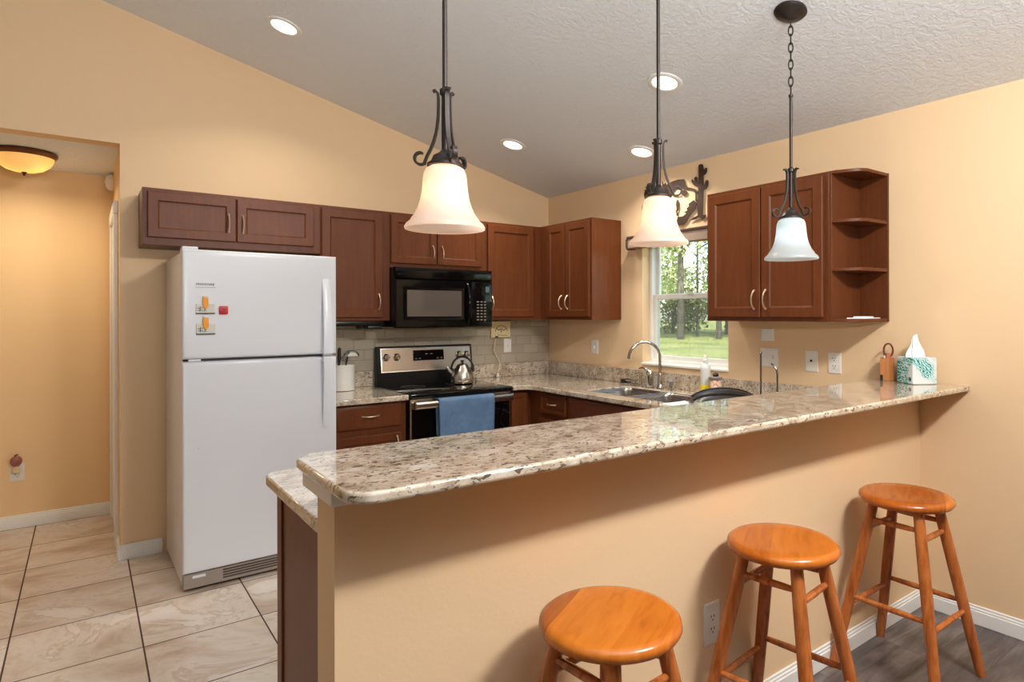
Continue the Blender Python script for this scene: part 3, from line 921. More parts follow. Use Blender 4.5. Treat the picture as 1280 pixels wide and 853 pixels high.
# magnets
def note_magnet(x, z, label, rz_=0.0):
    p = fr_pt(x, z)
    t = thing('note_magnet', label, 'magnet', p, 'pill-shaped note magnets')
    bm = B(); box(bm, p.x - 0.043, p.x + 0.043, p.y - 0.006, p.y - 0.0005, p.z - 0.027, p.z + 0.027, 0.002); obj('card', bm, M['card'], t)
    bm = B(); box(bm, p.x - 0.043, p.x + 0.043, p.y - 0.0075, p.y - 0.006, p.z - 0.027, p.z - 0.021); obj('edge_shadow', bm, M['grille_dark'], t)  # dark strip paints the shadow along the card's lower edge
    bm = B(); prism(bm, [(p.x - 0.012, p.z + 0.058), (p.x + 0.012, p.z + 0.058), (p.x + 0.013, p.z + 0.02), (p.x + 0.007, p.z + 0.004), (p.x, p.z - 0.003), (p.x - 0.007, p.z + 0.004), (p.x - 0.013, p.z + 0.02)], lambda a, z_, d: (a, p.y - d, z_), 0.006, 0.014); bevel_mod(obj('orange_figure', bm, M['orange'], t), 0.002)
    bm = B(); box(bm, p.x - 0.011, p.x + 0.011, p.y - 0.013, p.y - 0.004, p.z + 0.0585, p.z + 0.068, 0.002); obj('cap', bm, M['card'], t)
    bm = B()
    P = lambda a, b: (p.x + a, p.y - 0.0068, p.z + b)
    for a in ([P(-0.036, 0.002), P(-0.012, 0.006)], [P(-0.024, 0.012), P(-0.025, -0.016)], [P(-0.034, -0.010), P(-0.022, -0.004), P(-0.010, -0.012)], [P(0.006, 0.004), P(-0.004, -0.006), P(-0.006, -0.014), P(0.004, -0.008)]):
        tube(bm, a, 0.0013, 5)
    obj('scribble', bm, M['ink'], t)
    t.rotation_euler[2] = FR_ROT
note_magnet(0.104, 1.450, 'upper of the two card magnets with an orange pointed figure on the refrigerator')
note_magnet(0.105, 1.344, 'lower of the two card magnets with an orange pointed figure on the refrigerator')
p = fr_pt(0.187, 1.443)
t = thing('square_magnet', 'small red square magnet on the refrigerator door beside the card magnets', 'magnet', p)
bm = B(); box(bm, p.x - 0.021, p.x + 0.021, p.y - 0.012, p.y - 0.0005, p.z - 0.022, p.z + 0.022, 0.005, 2); obj('block', bm, M['red'], t)
bm = B(); box(bm, p.x - 0.007, p.x + 0.007, p.y - 0.0135, p.y - 0.011, p.z - 0.012, p.z + 0.012, 0.001); obj('raised_mark', bm, mat('dark_red', (140, 12, 18), 0.4), t)
t.rotation_euler[2] = FR_ROT

# ------------------------------------------------------------------ range
CT = 0.905
rg = thing('electric_range', 'black and stainless electric range with a glass cooktop under the microwave', 'range', (-1.187, -0.3, 0))
X0, X1 = -1.573, -0.801
bm = B(); box(bm, X0 + 0.004, X1 - 0.004, -0.615, -0.035, 0.03, 0.876, 0.003); obj('body', bm, M['black_satin'], rg)
bm = B(); box(bm, X0, X1, -0.668, -0.085, 0.878, CT, 0.006, 2); ctp = obj('cooktop', bm, M['black_glass'], rg)
for (x, y, r) in ((-1.37, -0.50, 0.105), (-1.0, -0.50, 0.085), (-1.37, -0.24, 0.085), (-1.0, -0.24, 0.10)):
    bm = B(); lathe(bm, [(r, 0.0), (r, 0.0004), (r - 0.003, 0.0004), (r - 0.003, 0.0)], (x, y, CT + 0.0002), 40, cap=False); obj('burner_ring', bm, M['grey_plastic'], ctp)
bm = B(); prism(bm, [(-0.034, 0.875), (-0.088, 0.875), (-0.088, 0.985), (-0.062, 1.186), (-0.034, 1.186)], lambda a, z, d: (d, a, z), X0, X1); bgd = bevel_mod(obj('back_guard', bm, M['black_satin'], rg), 0.004)
sl = (0.088 - 0.062) / (1.186 - 0.985)
GD = lambda a, z, d: (a, -0.088 + (z - 0.985) * sl - d, z)
bm = B(); rings(bm, GD, X0 + 0.028, X1 - 0.014, 0.998, 1.176, [(0, -0.004), (0, 0.003), (0.003, 0.005), (0.01, 0.005)]); obj('steel_panel', bm, M['steel'], bgd)
bm = B(); rings(bm, GD, -1.297, -1.048, 1.076, 1.152, [(0, 0.004), (0, 0.007), (0.002, 0.008), (0.006, 0.008)]); dsp = obj('display', bm, M['black_gloss'], bgd)
bm = B()
for x in (-1.275, -1.245, -1.10, -1.07): rings(bm, GD, x - 0.008, x + 0.008, 1.088, 1.094, [(0, 0.0075), (0, 0.0085)])
for x in (-1.19, -1.15): rings(bm, GD, x - 0.010, x + 0.010, 1.12, 1.126, [(0, 0.0075), (0, 0.0085)])
obj('display_print', bm, M['key'], dsp)
for x in (-1.505, -1.425, -0.918, -0.856):
    bm = B(); c = Vector(GD(x, 1.108, 0.005))
    lathe(bm, [(0.027, 0), (0.027, 0.004), (0.0235, 0.006), (0.0215, 0.024), (0.019, 0.028), (0.005, 0.0285)], c, 20, Matrix.Rotation(pi / 2, 3, 'X'))
    kn = obj('knob', bm, M['chrome'], bgd)
    bm = B(); box(bm, x - 0.004, x + 0.004, c.y - 0.034, c.y - 0.026, c.z - 0.018, c.z + 0.018, 0.002); obj('knob_grip', bm, M['chrome'], kn)
bm = B(); rings(bm, BACK, X0 + 0.006, X1 - 0.006, 0.20, 0.872, [(0, 0.616), (0, 0.642), (0.003, 0.646), (0.02, 0.646)]); dr = obj('oven_door', bm, M['steel'], rg)
bm = B(); rings(bm, BACK, X0 + 0.016, X1 - 0.016, 0.22, 0.806, [(0, 0.640), (0, 0.6475), (0.02, 0.6485), (0.03, 0.6485)]); obj('door_glass', bm, M['black_glass'], dr)
bm = B(); L = []
for (x, d0) in [(X0 + 0.022, 0.690)] :
    pass
rings(bm, lambda a, z, d: (a, -d, z), X0 + 0.012, X1 - 0.012, 0.808, 0.860, [(0.010, 0.676), (0.002, 0.682), (0.0, 0.692), (0.004, 0.703), (0.014, 0.708), (0.02, 0.709)])
for x in (X0 + 0.04, X1 - 0.04): box(bm, x - 0.02, x + 0.02, -0.684, -0.645, 0.816, 0.852, 0.004)
obj('handle', bm, M['steel'], dr)
bm = B(); rings(bm, BACK, X0 + 0.006, X1 - 0.006, 0.045, 0.190, [(0, 0.616), (0, 0.640), (0.004, 0.645), (0.02, 0.645)]); obj('storage_drawer', bm, M['steel'], rg)

# towel over the oven handle
bm = B(); cols, prof = 18, []
for i in range(10): prof.append((-0.6655 + 0.0 * i, 0.62 + i * 0.025))
prof += [(-0.668, 0.864), (-0.680, 0.8675), (-0.698, 0.8675), (-0.7135, 0.862)]
for i in range(16): prof.append((-0.7155 - 0.0006 * i, 0.845 - i * 0.024))
grid = []
x0, x1 = -1.395, -0.985
for j, (y, z) in enumerate(prof):
    row = []
    for i in range(cols + 1):
        u = i / cols
        drop = max(0.0, (0.85 - z)) if y < -0.70 else 0
        wv = 0.010 * drop / 0.3 * (sin(u * 13 + 0.6) + 0.5 * sin(u * 29)) - 0.006 * drop
        row.append(bm.verts.new((x0 + (x1 - x0) * u + 0.008 * sin(z * 9) * (u - 0.5), y + min(wv, 0.002), z)))
    grid.append(row)
for A, C in zip(grid, grid[1:]):
    for i in range(cols):
        bm.faces.new((A[i], A[i + 1], C[i + 1], C[i]))
tw = obj('dish_towel', bm, M['towel'], angle=80)
sd = tw.modifiers.new('thickness', 'SOLIDIFY'); sd.thickness = 0.0035; sd.offset = 0
tag(tw, 'blue dish towel hung over the oven door handle', 'towel')

# kettle
kx, ky = -1.0, -0.285
kt = thing('kettle', 'stainless steel kettle with black loop handle standing on the cooktop', 'kettle', (kx, ky, CT))
bm = B(); lathe(bm, [(0.055, 0.001), (0.078, 0.001), (0.086, 0.008), (0.086, 0.022), (0.083, 0.026), (0.083, 0.045), (0.078, 0.070), (0.068, 0.095), (0.056, 0.115), (0.046, 0.128), (0.044, 0.134), (0.010, 0.136)], (kx, ky, CT), 36); obj('body', bm, M['steel'], kt)
bm = B(); lathe(bm, [(0.043, 0.134), (0.040, 0.140), (0.020, 0.148), (0.004, 0.150)], (kx, ky, CT), 28); ld = obj('lid', bm, M['steel'], kt)
bm = B(); lathe(bm, [(0.004, 0.149), (0.009, 0.155), (0.013, 0.166), (0.009, 0.174), (0.002, 0.176)], (kx, ky, CT), 16); obj('lid_knob', bm, M['black_plastic'], ld)
bm = B(); tube(bm, [(kx + 0.066 * cos(a), ky - 0.050 * cos(a), CT + 0.100 + 0.100 * sin(a)) for a in [radians(q) for q in range(-5, 186, 10)]], 0.008, 10); obj('handle', bm, M['black_plastic'], kt)
bm = B(); tube(bm, [(kx - 0.050, ky + 0.038, CT + 0.070), (kx - 0.074, ky + 0.057, CT + 0.092), (kx - 0.090, ky + 0.069, CT + 0.124)], [0.024, 0.017, 0.011], 14); obj('spout', bm, M['steel'], kt)

# ------------------------------------------------------------------ microwave
mw = thing('microwave', 'black over-the-range microwave oven under the short wall cabinet', 'microwave', (-1.18, 0, 1.325))
MX0, MX1 = -1.5585, -0.800
bm = B(); box(bm, MX0, MX1, -0.352, -0.011, 1.330, 1.744, 0.003); obj('body', bm, M['black_satin'], mw)
bm = B(); rings(bm, BACK, MX0, MX1, 1.665, 1.744, [(0, 0.352), (0, 0.376), (0.004, 0.382), (0.012, 0.384)]); tp = obj('vent_panel', bm, M['black_gloss'], mw)
bm = B(); rings(bm, BACK, MX0, -0.985, 1.327, 1.662, [(0, 0.352), (0, 0.380), (0.006, 0.388), (0.05, 0.390), (0.058, 0.388), (0.075, 0.384), (0.085, 0.384)]); md = obj('door', bm, M['black_gloss'], mw)
bm = B(); rings(bm, BACK, -1.475, -1.058, 1.405, 1.588, [(0, 0.380), (0, 0.3855), (0.01, 0.386)]); obj('screen', bm, M['mw_window'], md)
bm = B(); pts = []
for i in range(15):
    t = -1 + i / 7
    pts.append((-1.012, -0.384 - 0.040 * (1 - t * t) ** 0.6, 1.495 + t * 0.145))
tube(bm, pts, 0.012, 12); obj('handle', bm, M['black_gloss'], md)
bm = B(); rings(bm, BACK, -0.983, MX1, 1.327, 1.662, [(0, 0.352), (0, 0.380), (0.006, 0.388), (0.014, 0.390)]); cp = obj('control_panel', bm, M['black_gloss'], mw)
bm = B()
for r in range(7):
    for c in range(3): rings(bm, BACK, -0.935 + c * 0.030, -0.917 + c * 0.030, 1.375 + r * 0.022, 1.384 + r * 0.022, [(0, 0.389), (0, 0.391)])
rings(bm, BACK, -0.915, -0.900, 1.585, 1.595, [(0, 0.389), (0, 0.391)])
obj('keypad', bm, M['key'], cp)
bm = B(); rings(bm, BACK, -0.945, -0.83, 1.56, 1.625, [(0, 0.388), (0, 0.3905), (0.003, 0.391)]); obj('clock_display', bm, M['black_glass'], cp)

# under cabinet unit
t = thing('under_cabinet_unit', 'slim black unit fixed under the wall cabinet beside the refrigerator', 'appliance', (-1.8, -0.18, 1.33))
bm = B(); box(bm, -2.02, -1.60, -0.300, -0.04, 1.342, 1.3755, 0.006, 2); obj('housing', bm, M['black_satin'], t)
bm = B(); box(bm, -1.715, -1.615, -0.295, -0.06, 1.322, 1.343, 0.005, 2); obj('end_block', bm, M['black_plastic'], t)
bm = B(); lathe(bm, [(0.010, 0), (0.010, 0.012), (0.006, 0.014)], (-1.74, -0.25, 1.329), 12); obj('foot', bm, M['black_plastic'], t)

# ------------------------------------------------------------------ crock with utensils
cx_, cy_ = -1.838, -0.155
t = thing('utensil_crock', 'white cylindrical utensil crock on the counter beside the refrigerator', 'crock', (cx_, cy_, ZC))
bm = B(); lathe(bm, [(0.070, 0.0006), (0.076, 0.004), (0.077, 0.165), (0.079, 0.172), (0.077, 0.176), (0.073, 0.174), (0.072, 0.012), (0.002, 0.010)], (cx_, cy_, ZC), 36); obj('pot', bm, M['crock'], t)
def utensil(name, label, pts, r, m, head=None):
    t = thing(name, label, 'utensil', pts[0], 'utensils in the white crock')
    bm = B(); tube(bm, pts, r, 10); obj('handle', bm, m, t)
    if head: head(t)
zt = ZC + 0.012
bm = None
def h_ladle(t):
    bm = B(); pts = [(cx_ + 0.035 + 0.050 * cos(a) + 0.02, cy_ - 0.01, ZC + 0.235 + 0.034 * sin(a)) for a in [radians(q) for q in range(170, -25, -15)]]
    strip(bm, pts, (0.2, 1, 0), 0.03, 0.004); obj('black_rim', bm, M['black_plastic'], t)
    bm = B(); prism(bm, [(cx_ + 0.02, ZC + 0.232), (cx_ + 0.045, ZC + 0.258), (cx_ + 0.075, ZC + 0.254), (cx_ + 0.098, ZC + 0.232)], XZ, cy_ - 0.022, cy_ + 0.004); obj('pale_blade', bm, M['crock'], t)
utensil('knife', 'black-handled utensil standing straight up in the white crock', [(cx_ - 0.030, cy_ + 0.0, zt), (cx_ - 0.026, cy_, ZC + 0.18), (cx_ - 0.024, cy_, ZC + 0.23), (cx_ - 0.022, cy_, ZC + 0.285), (cx_ - 0.020, cy_, ZC + 0.292)], [0.005, 0.009, 0.013, 0.011, 0.004], M['black_plastic'])
utensil('spatula', 'utensil with a curved black rim and pale blade in the white crock', [(cx_ + 0.0, cy_ + 0.012, zt), (cx_ + 0.02, cy_, ZC + 0.17), (cx_ + 0.032, cy_ - 0.005, ZC + 0.232)], 0.005, M['black_plastic'], h_ladle)
def h_tong(t):
    bm = B(); strip(bm, [(cx_ - 0.012, cy_ + 0.02, ZC + 0.205), (cx_ + 0.014, cy_ + 0.015, ZC + 0.235), (cx_ + 0.046, cy_ + 0.01, ZC + 0.262)], (0.3, 1, 0), 0.02, 0.004); obj('head', bm, M['ink'], t)
utensil('tongs', 'dark slanting utensil leaning right behind the pale blade in the white crock', [(cx_ - 0.045, cy_ + 0.022, zt + 0.01), (cx_ - 0.012, cy_ + 0.02, ZC + 0.205)], 0.004, M['grille'], h_tong)

# ------------------------------------------------------------------ wall plates
def plate(name, label, mp, a0, a1, z0, z1, slots=None, d0=0.0, toggles=(), group=None, cat='outlet'):
    c = mp((a0 + a1) / 2, (z0 + z1) / 2, d0)
    t = thing(name, label, cat, c, group)
    bm = B(); rings(bm, mp, a0, a1, z0, z1, [(0, d0 + 0.0005), (0, d0 + 0.004), (0.004, d0 + 0.0065), (0.01, d0 + 0.0065)]); obj('cover_plate', bm, M['plate'], t)
    if slots:
        bm = B()
        for (a, z, w, h_) in slots: rings(bm, mp, a - w, a + w, z - h_, z + h_, [(0, d0 + 0.0075), (0, d0 + 0.0105)])
        obj('slots', bm, M['dark_slot'], t)
    for (a, z) in toggles:
        bm = B(); rings(bm, mp, a - 0.005, a + 0.005, z - 0.012, z + 0.012, [(0, d0 + 0.0065), (0.0, d0 + 0.010), (0.002, d0 + 0.014)]); obj('toggle', bm, M['plate'], t)
    return t
def outlet(name, label, mp, a, z, d0=0.0, w=0.0375, h_=0.058):
    t = plate(name, label, mp, a - w, a + w, z - h_, z + h_, None, d0)
    for s in (-1, 1):
        bm = B(); rings(bm, mp, a - 0.017, a + 0.017, z + s * 0.0205 - 0.015, z + s * 0.0205 + 0.015, [(0, d0 + 0.0055), (0.001, d0 + 0.0075), (0.004, d0 + 0.008)]); sk = obj('socket', bm, M['plate'], t)
        bm = B()
        for q in (-0.007, 0.007): rings(bm, mp, a + q - 0.0016, a + q + 0.0016, z + s * 0.0205, z + s * 0.0205 + 0.009, [(0, d0 + 0.0075), (0, d0 + 0.0085)])
        rings(bm, mp, a - 0.0025, a + 0.0025, z + s * 0.0205 - 0.010, z + s * 0.0205 - 0.005, [(0, d0 + 0.0075), (0, d0 + 0.0085)])
        obj('slots', bm, M['dark_slot'], sk)
    return t
plate('wall_switch', 'small white wall plate left of the window, under the corner cabinet', WIN, -0.671, -0.586, 1.104, 1.212, toggles=[(-0.628, 1.158)], cat='switch')
plate('wall_box', 'small pale square plate just below the wall cabinet right of the window', WIN, -2.268, -2.182, 1.258, 1.330, cat='wall plate')
plate('wall_switch', 'white double switch plate behind the steel rods, right of the window', WIN, -2.297, -2.176, 1.104, 1.214, toggles=[(-2.206, 1.162), (-2.262, 1.162)], cat='switch')
plate('jack_plate', 'white wall plate with one dark round jack above the bar', WIN, -2.549, -2.472, 1.094, 1.212, slots=[(-2.510, 1.155, 0.006, 0.006)], cat='wall plate')
outlet('wall_outlet', 'white wall outlet above the bar, nearest the pencil holder', WIN, -2.645, 1.151)
outlet('wall_outlet', 'white outlet low on the half wall beside the stools', DIN, -1.565, 0.382, 0.0, 0.039, 0.070)
plate('wall_switch', 'pale plate on the tile below the cream wall box', BACK, -0.467, -0.396, 1.103, 1.216, d0=0.0095, toggles=[(-0.431, 1.16)], cat='switch')
HALL = lambda a, z, d: (a, HY - d, z)
outlet('wall_outlet', 'wall outlet low on the far hall wall with a plug-in lamp', HALL, -3.585, 0.372)
t = thing('night_light', 'plug-in lamp with a brown pink dome in the hall outlet', 'night light', (-3.588, HY - 0.01, 0.41))
bm = B(); box(bm, -3.606, -3.570, HY - 0.040, HY - 0.0085, 0.372, 0.420, 0.006, 2); obj('plug_body', bm, M['cream'], t)
bm = B(); lathe(bm, [(0.016, 0.420), (0.027, 0.432), (0.032, 0.450), (0.029, 0.468), (0.018, 0.481), (0.002, 0.486)], (-3.588, HY - 0.036, 0), 20); obj('dome', bm, mat('brown_dome', (150, 92, 84), 0.15), t)
bm = B(); tube(bm, [(-3.598, HY - 0.036, 0.487), (-3.588, HY - 0.036, 0.492), (-3.578, HY - 0.036, 0.495)], 0.004, 8); obj('top_knob', bm, M['valance_wood'], t)

# cream box on the tile with its cord
t = thing('wall_box', 'cream square wall box with a dark curved mark on the tile backsplash', 'wall box', (-0.51, -0.01, 1.295))
bm = B(); rings(bm, BACK, -0.603, -0.420, 1.228, 1.356, [(0, 0.010), (0, 0.036), (0.006, 0.040), (0.012, 0.040)]); obj('case', bm, M['cream'], t)
bm = B(); rings(bm, BACK, -0.612, -0.404, 1.356, 1.364, [(0, 0.010), (0, 0.044), (0.003, 0.046)]); obj('top_ledge', bm, M['cream'], t)
bm = B()
tube(bm, [BACK(-0.508 + 0.058 * cos(radians(q)), 1.272 + 0.055 * sin(radians(q)), 0.041) for q in range(10, 176, 11)], 0.0022, 6)
tube(bm, [BACK(-0.555, 1.302, 0.041), BACK(-0.535, 1.288, 0.041), BACK(-0.512, 1.298, 0.041), BACK(-0.490, 1.286, 0.041), BACK(-0.462, 1.300, 0.041)], 0.0035, 6)
tube(bm, [BACK(-0.516, 1.292, 0.041), BACK(-0.508, 1.268, 0.041)], 0.003, 6)
tube(bm, [BACK(-0.545, 1.250, 0.041), BACK(-0.455, 1.245, 0.041)], 0.0018, 6)
obj('dark_mark', bm, mat('olive_mark', (112, 92, 52), 0.6), t)
bm = B(); rings(bm, BACK, -0.568, -0.540, 1.2285, 1.240, [(0, 0.030), (0, 0.0415)]); obj('cord_notch', bm, M['dark_slot'], t)
t = thing('power_cord', 'cream cord hanging from the wall box down to the counter', 'cord', (-0.56, -0.05, ZC))
bm = B(); tube(bm, [(-0.566, -0.036, 1.222), (-0.570, -0.034, 1.17), (-0.578, -0.033, 1.13), (-0.560, -0.033, 1.09), (-0.535, -0.034, 1.055), (-0.526, -0.036, 1.02), (-0.532, -0.038, 0.985), (-0.548, -0.045, 0.945), (-0.556, -0.055, 0.925)], 0.0035, 8); obj('wire', bm, M['cream'], t)
bm = B(); lathe(bm, [(0.007, 0.0), (0.013, 0.004), (0.013, 0.022), (0.006, 0.032)], (-0.556, -0.056, ZC + 0.0005), 12); obj('plug', bm, M['plate'], t)

# ------------------------------------------------------------------ sink and faucet
t = thing('kitchen_sink', 'stainless double-bowl undermount sink below the window', 'sink', ((SX0 + SX1) / 2, SYM, CB))
def basin(y0, y1):
    bm = B(); L = []
    for r, z, ins in ((0.058, ZC - 0.009, 0.003), (0.058, ZC - 0.030, 0.005), (0.056, CB - 0.15, 0.012), (0.05, CB - 0.175, 0.03), (0.03, CB - 0.182, 0.07)):
        L.append([bm.verts.new((x, y, z)) for x, y in rrect(SX0 + ins, SX1 - ins, y0 + ins, y1 - ins, r)])
    n = len(L[0])
    for A, C in zip(L, L[1:]):
        for i in range(n):
            bm.faces.new((A[i], A[(i + 1) % n], C[(i + 1) % n], C[i]))
    bm.faces.new(L[-1])
    return bm
b1 = obj('basin', basin(SYM + 0.010, SY1), M['sink_steel'], t)
b2 = obj('basin', basin(SY0, SYM - 0.010), M['sink_steel'], t)
for b_, y in ((b1, (SYM + SY1) / 2), (b2, (SYM + SY0) / 2)):
    s = b_.modifiers.new('thickness', 'SOLIDIFY'); s.thickness = 0.0015; s.offset = 1
    bm = B(); lathe(bm, [(0.042, 0.0005), (0.042, 0.002), (0.030, 0.003), (0.012, 0.001)], (-0.32, y, CB - 0.182), 20); obj('drain', bm, M['chrome'], b_)

bm = B(); box(bm, SX0 + 0.012, SX1 - 0.012, SYM - 0.0135, SYM + 0.0135, ZC - 0.030, ZC - 0.008, 0.004, 2); obj('divider', bm, M['sink_steel'], t)

fx, fy = -0.085, -1.425
t = thing('faucet', 'chrome gooseneck faucet arching over the sink', 'faucet', (fx, fy, ZC))
bm = B(); lathe(bm, [(0.027, 0.0006), (0.027, 0.008), (0.021, 0.016), (0.0185, 0.05), (0.0165, 0.10), (0.0135, 0.115)], (fx, fy, ZC), 24); obj('base', bm, M['chrome'], t)
ex, ey = -0.262, -1.305
R = math.hypot(ex - fx, ey - fy) / 2; ux, uy = (ex - fx) / (2 * R), (ey - fy) / (2 * R)
pts = [(fx, fy, ZC + 0.10), (fx, fy, ZC + 0.17)]
zc_ = ZC + 0.215
for q in range(0, 166, 11):
    a = radians(q); o_ = R - R * cos(a)
    pts.append((fx + ux * o_, fy + uy * o_, zc_ + R * sin(a)))
lp = pts[-1]
pts.append((lp[0] + ux * 0.004, lp[1] + uy * 0.004, lp[2] - 0.02))
bm = B(); tube(bm, pts, 0.0115, 14); obj('spout', bm, M['chrome'], t)
bm = B(); tube(bm, [pts[-1], (lp[0] + ux * 0.007, lp[1] + uy * 0.007, lp[2] - 0.036)], 0.0135, 14); obj('aerator', bm, M['chrome'], t)
t = thing('faucet_lever', 'chrome lever valve with a curved handle left of the gooseneck faucet', 'faucet handle', (-0.085, -1.325, ZC))
bm = B(); lathe(bm, [(0.034, 0.0006), (0.034, 0.008), (0.029, 0.014), (0.027, 0.085), (0.029, 0.092), (0.024, 0.108), (0.009, 0.116)], (-0.085, -1.325, ZC), 24); obj('valve_body', bm, M['chrome'], t)
bm = B(); tube(bm, [(-0.085, -1.325, ZC + 0.106), (-0.090, -1.300, ZC + 0.126), (-0.096, -1.268, ZC + 0.134), (-0.100, -1.232, ZC + 0.126)], [0.015, 0.012, 0.010, 0.006], 12); obj('lever', bm, M['chrome'], t)
t = thing('soap_dispenser', 'thin upright chrome dispenser left of the faucet lever', 'soap dispenser', (-0.085, -1.235, ZC))
bm = B(); lathe(bm, [(0.020, 0.0006), (0.020, 0.006), (0.012, 0.012), (0.010, 0.085), (0.014, 0.090), (0.014, 0.10), (0.004, 0.104)], (-0.085, -1.235, ZC), 18); obj('bottle_neck', bm, M['chrome'], t)
bm = B(); tube(bm, [(-0.085, -1.235, ZC + 0.096), (-0.12, -1.225, ZC + 0.098), (-0.135, -1.222, ZC + 0.090)], 0.0055, 10); obj('nozzle', bm, M['chrome'], t)
t = thing('side_sprayer', 'short dark sprayer head right of the gooseneck faucet', 'sprayer', (-0.075, -1.515, ZC))
bm = B(); lathe(bm, [(0.022, 0.0006), (0.022, 0.006), (0.015, 0.012), (0.014, 0.03)], (-0.075, -1.515, ZC), 18); obj('base', bm, M['chrome'], t)
bm = B(); tube(bm, [(-0.075, -1.515, ZC + 0.028), (-0.078, -1.520, ZC + 0.048), (-0.096, -1.535, ZC + 0.058), (-0.118, -1.552, ZC + 0.050)], [0.014, 0.016, 0.018, 0.012], 12); obj('spray_head', bm, M['lid_grey'], t)
t = thing('sponge_tray', 'small chrome wire tray with a black sponge left of the faucet', 'sponge holder', (-0.09, -1.12, ZC))
bm = B()
tube(bm, [(x, y, ZC + 0.008) for x, y in rrect(-0.135, -0.045, -1.19, -1.05, 0.02, 3)], 0.0035, 6, True)
tube(bm, [(x, y, ZC + 0.034) for x, y in rrect(-0.130, -0.050, -1.185, -1.115, 0.02, 3)], 0.0035, 6, True)
for x, y in ((-0.13, -1.15), (-0.05, -1.15), (-0.09, -1.187), (-0.09, -1.052)): tube(bm, [(x, y, ZC + 0.001), (x, y, ZC + 0.034 if y < -1.1 else ZC + 0.01)], 0.003, 6)
obj('wire_frame', bm, M['chrome'], t)
bm = B(); box(bm, -0.125, -0.055, -1.112, -1.06, ZC + 0.012, ZC + 0.042, 0.008, 2); obj('sponge', bm, M['black_plastic'], t)

# bottles by the sink
t = thing('soap_bottle', 'white squeeze bottle with a yellow base between sink and window wall', 'bottle', (-0.105, -1.838, ZC))
bm = B(); lathe(bm, [(0.026, 0.0006), (0.032, 0.005), (0.033, 0.056), (0.030, 0.066)], (-0.105, -1.838, ZC), 24); obj('yellow_body', bm, M['soap_yellow'], t)
bm = B(); lathe(bm, [(0.030, 0.066), (0.031, 0.10), (0.031, 0.14), (0.033, 0.17), (0.030, 0.185), (0.016, 0.20), (0.013, 0.205)], (-0.105, -1.838, ZC), 24); obj('white_body', bm, M['soap_clear'], t)
bm = B(); lathe(bm, [(0.016, 0.204), (0.016, 0.222), (0.010, 0.228), (0.008, 0.25), (0.003, 0.256)], (-0.105, -1.838, ZC), 18); obj('nozzle', bm, M['soap_clear'], t)
t = thing('jar', 'small jar with a printed label and grey lid beside the soap bottle', 'jar', (-0.125, -1.935, ZC))
bm = B(); lathe(bm, [(0.030, 0.0006), (0.036, 0.006), (0.037, 0.10), (0.032, 0.108)], (-0.125, -1.935, ZC), 28); jr = obj('body', bm, M['jar_label'], t)
bm = B(); lathe(bm, [(0.0374, 0.028), (0.0374, 0.044)], (-0.125, -1.935, ZC), 28, cap=False); obj('red_band', bm, M['jar_red'], jr)
bm = B(); lathe(bm, [(0.040, 0.108), (0.042, 0.112), (0.041, 0.122), (0.030, 0.126)], (-0.125, -1.935, ZC), 28); obj('lid', bm, M['lid_grey'], t)
bm = B(); lathe(bm, [(0.016, 0.126), (0.020, 0.138), (0.012, 0.148), (0.003, 0.150)], (-0.125, -1.935, ZC), 16); obj('top_knob', bm, M['dark_slot'], t)

# black ribbed dome behind the bar
t = thing('black_dome_tray', 'low black ribbed dome-shaped appliance on the counter behind the bar', 'appliance', (-0.29, -2.13, ZC))
ax0 = Vector((-0.425, -1.990, ZC + 0.0008)); ax1 = Vector((-0.145, -2.255, ZC + 0.0008)); dv = (ax1 - ax0); LL = dv.length; dv.normalize(); sv = Vector((-dv.y, dv.x, 0))
def shell(name, s0, s1, k0, k1, hgt, wid, m):
    bm = B(); L = []
    for i in range(13):
        u = s0 + (s1 - s0) * i / 12
        prof_h = hgt * max(0.04, (sin(pi * min(max(u, 0.0), 1.0)) ** 0.42))
        row = []
        for j in range(11):
            w = -1 + 2 * j / 10
            p = ax0 + dv * (u * LL) + sv * (wid * w)
            p.z = ZC + 0.0008 + prof_h * max(0, 1 - abs(w) ** 3) + 0.002
            row.append(bm.verts.new(p))
        L.append(row)
    for A, C in zip(L, L[1:]):
        for j in range(10): bm.faces.new((A[j], A[j + 1], C[j + 1], C[j]))
    bot = [bm.verts.new((v.co.x, v.co.y, ZC + 0.0008)) for v in [L[0][0], L[0][10], L[12][10], L[12][0]]]
    bm.faces.new(bot)
    bm.faces.new([L[0][j] for j in range(11)] + [bot[1], bot[0]])
    bm.faces.new([L[12][j] for j in range(11)] + [bot[2], bot[3]])
    bm.faces.new([r[0] for r in L] + [bot[3], bot[0]])
    bm.faces.new([r[10] for r in L] + [bot[2], bot[1]])
    return obj(name, bm, m, t)
shell('shell', 0.0, 1.0, 0, 0, 0.078, 0.105, M['dome_black'])
for (u0, off) in ((0.0, 0.068), (0.0, 0.0), (0.0, -0.068)):
    bm = B(); pts = []
    for i in range(15):
        u = 0.03 + 0.94 * i / 14
        p = ax0 + dv * (u * LL) + sv * off
        p.z = ZC + 0.003 + 0.080 * (sin(pi * u) ** 0.42) * (1 - abs(off / 0.105) ** 3)
        pts.append(p)
    strip(bm, pts, sv, 0.020, 0.008); obj('rib', bm, M['black_plastic'], t)
t = thing('glare_patch', 'white sheet imitating glare on the counter between sink and black dome', 'glare patch', (-0.4, -1.98, ZC))
bm = B(); prism(bm, [(-0.625, -1.958), (-0.43, -1.958), (-0.475, -2.02), (-0.535, -2.09), (-0.625, -2.15)], XY, ZC + 0.0004, ZC + 0.004)  # flat white shape standing in for bright glare on the granite
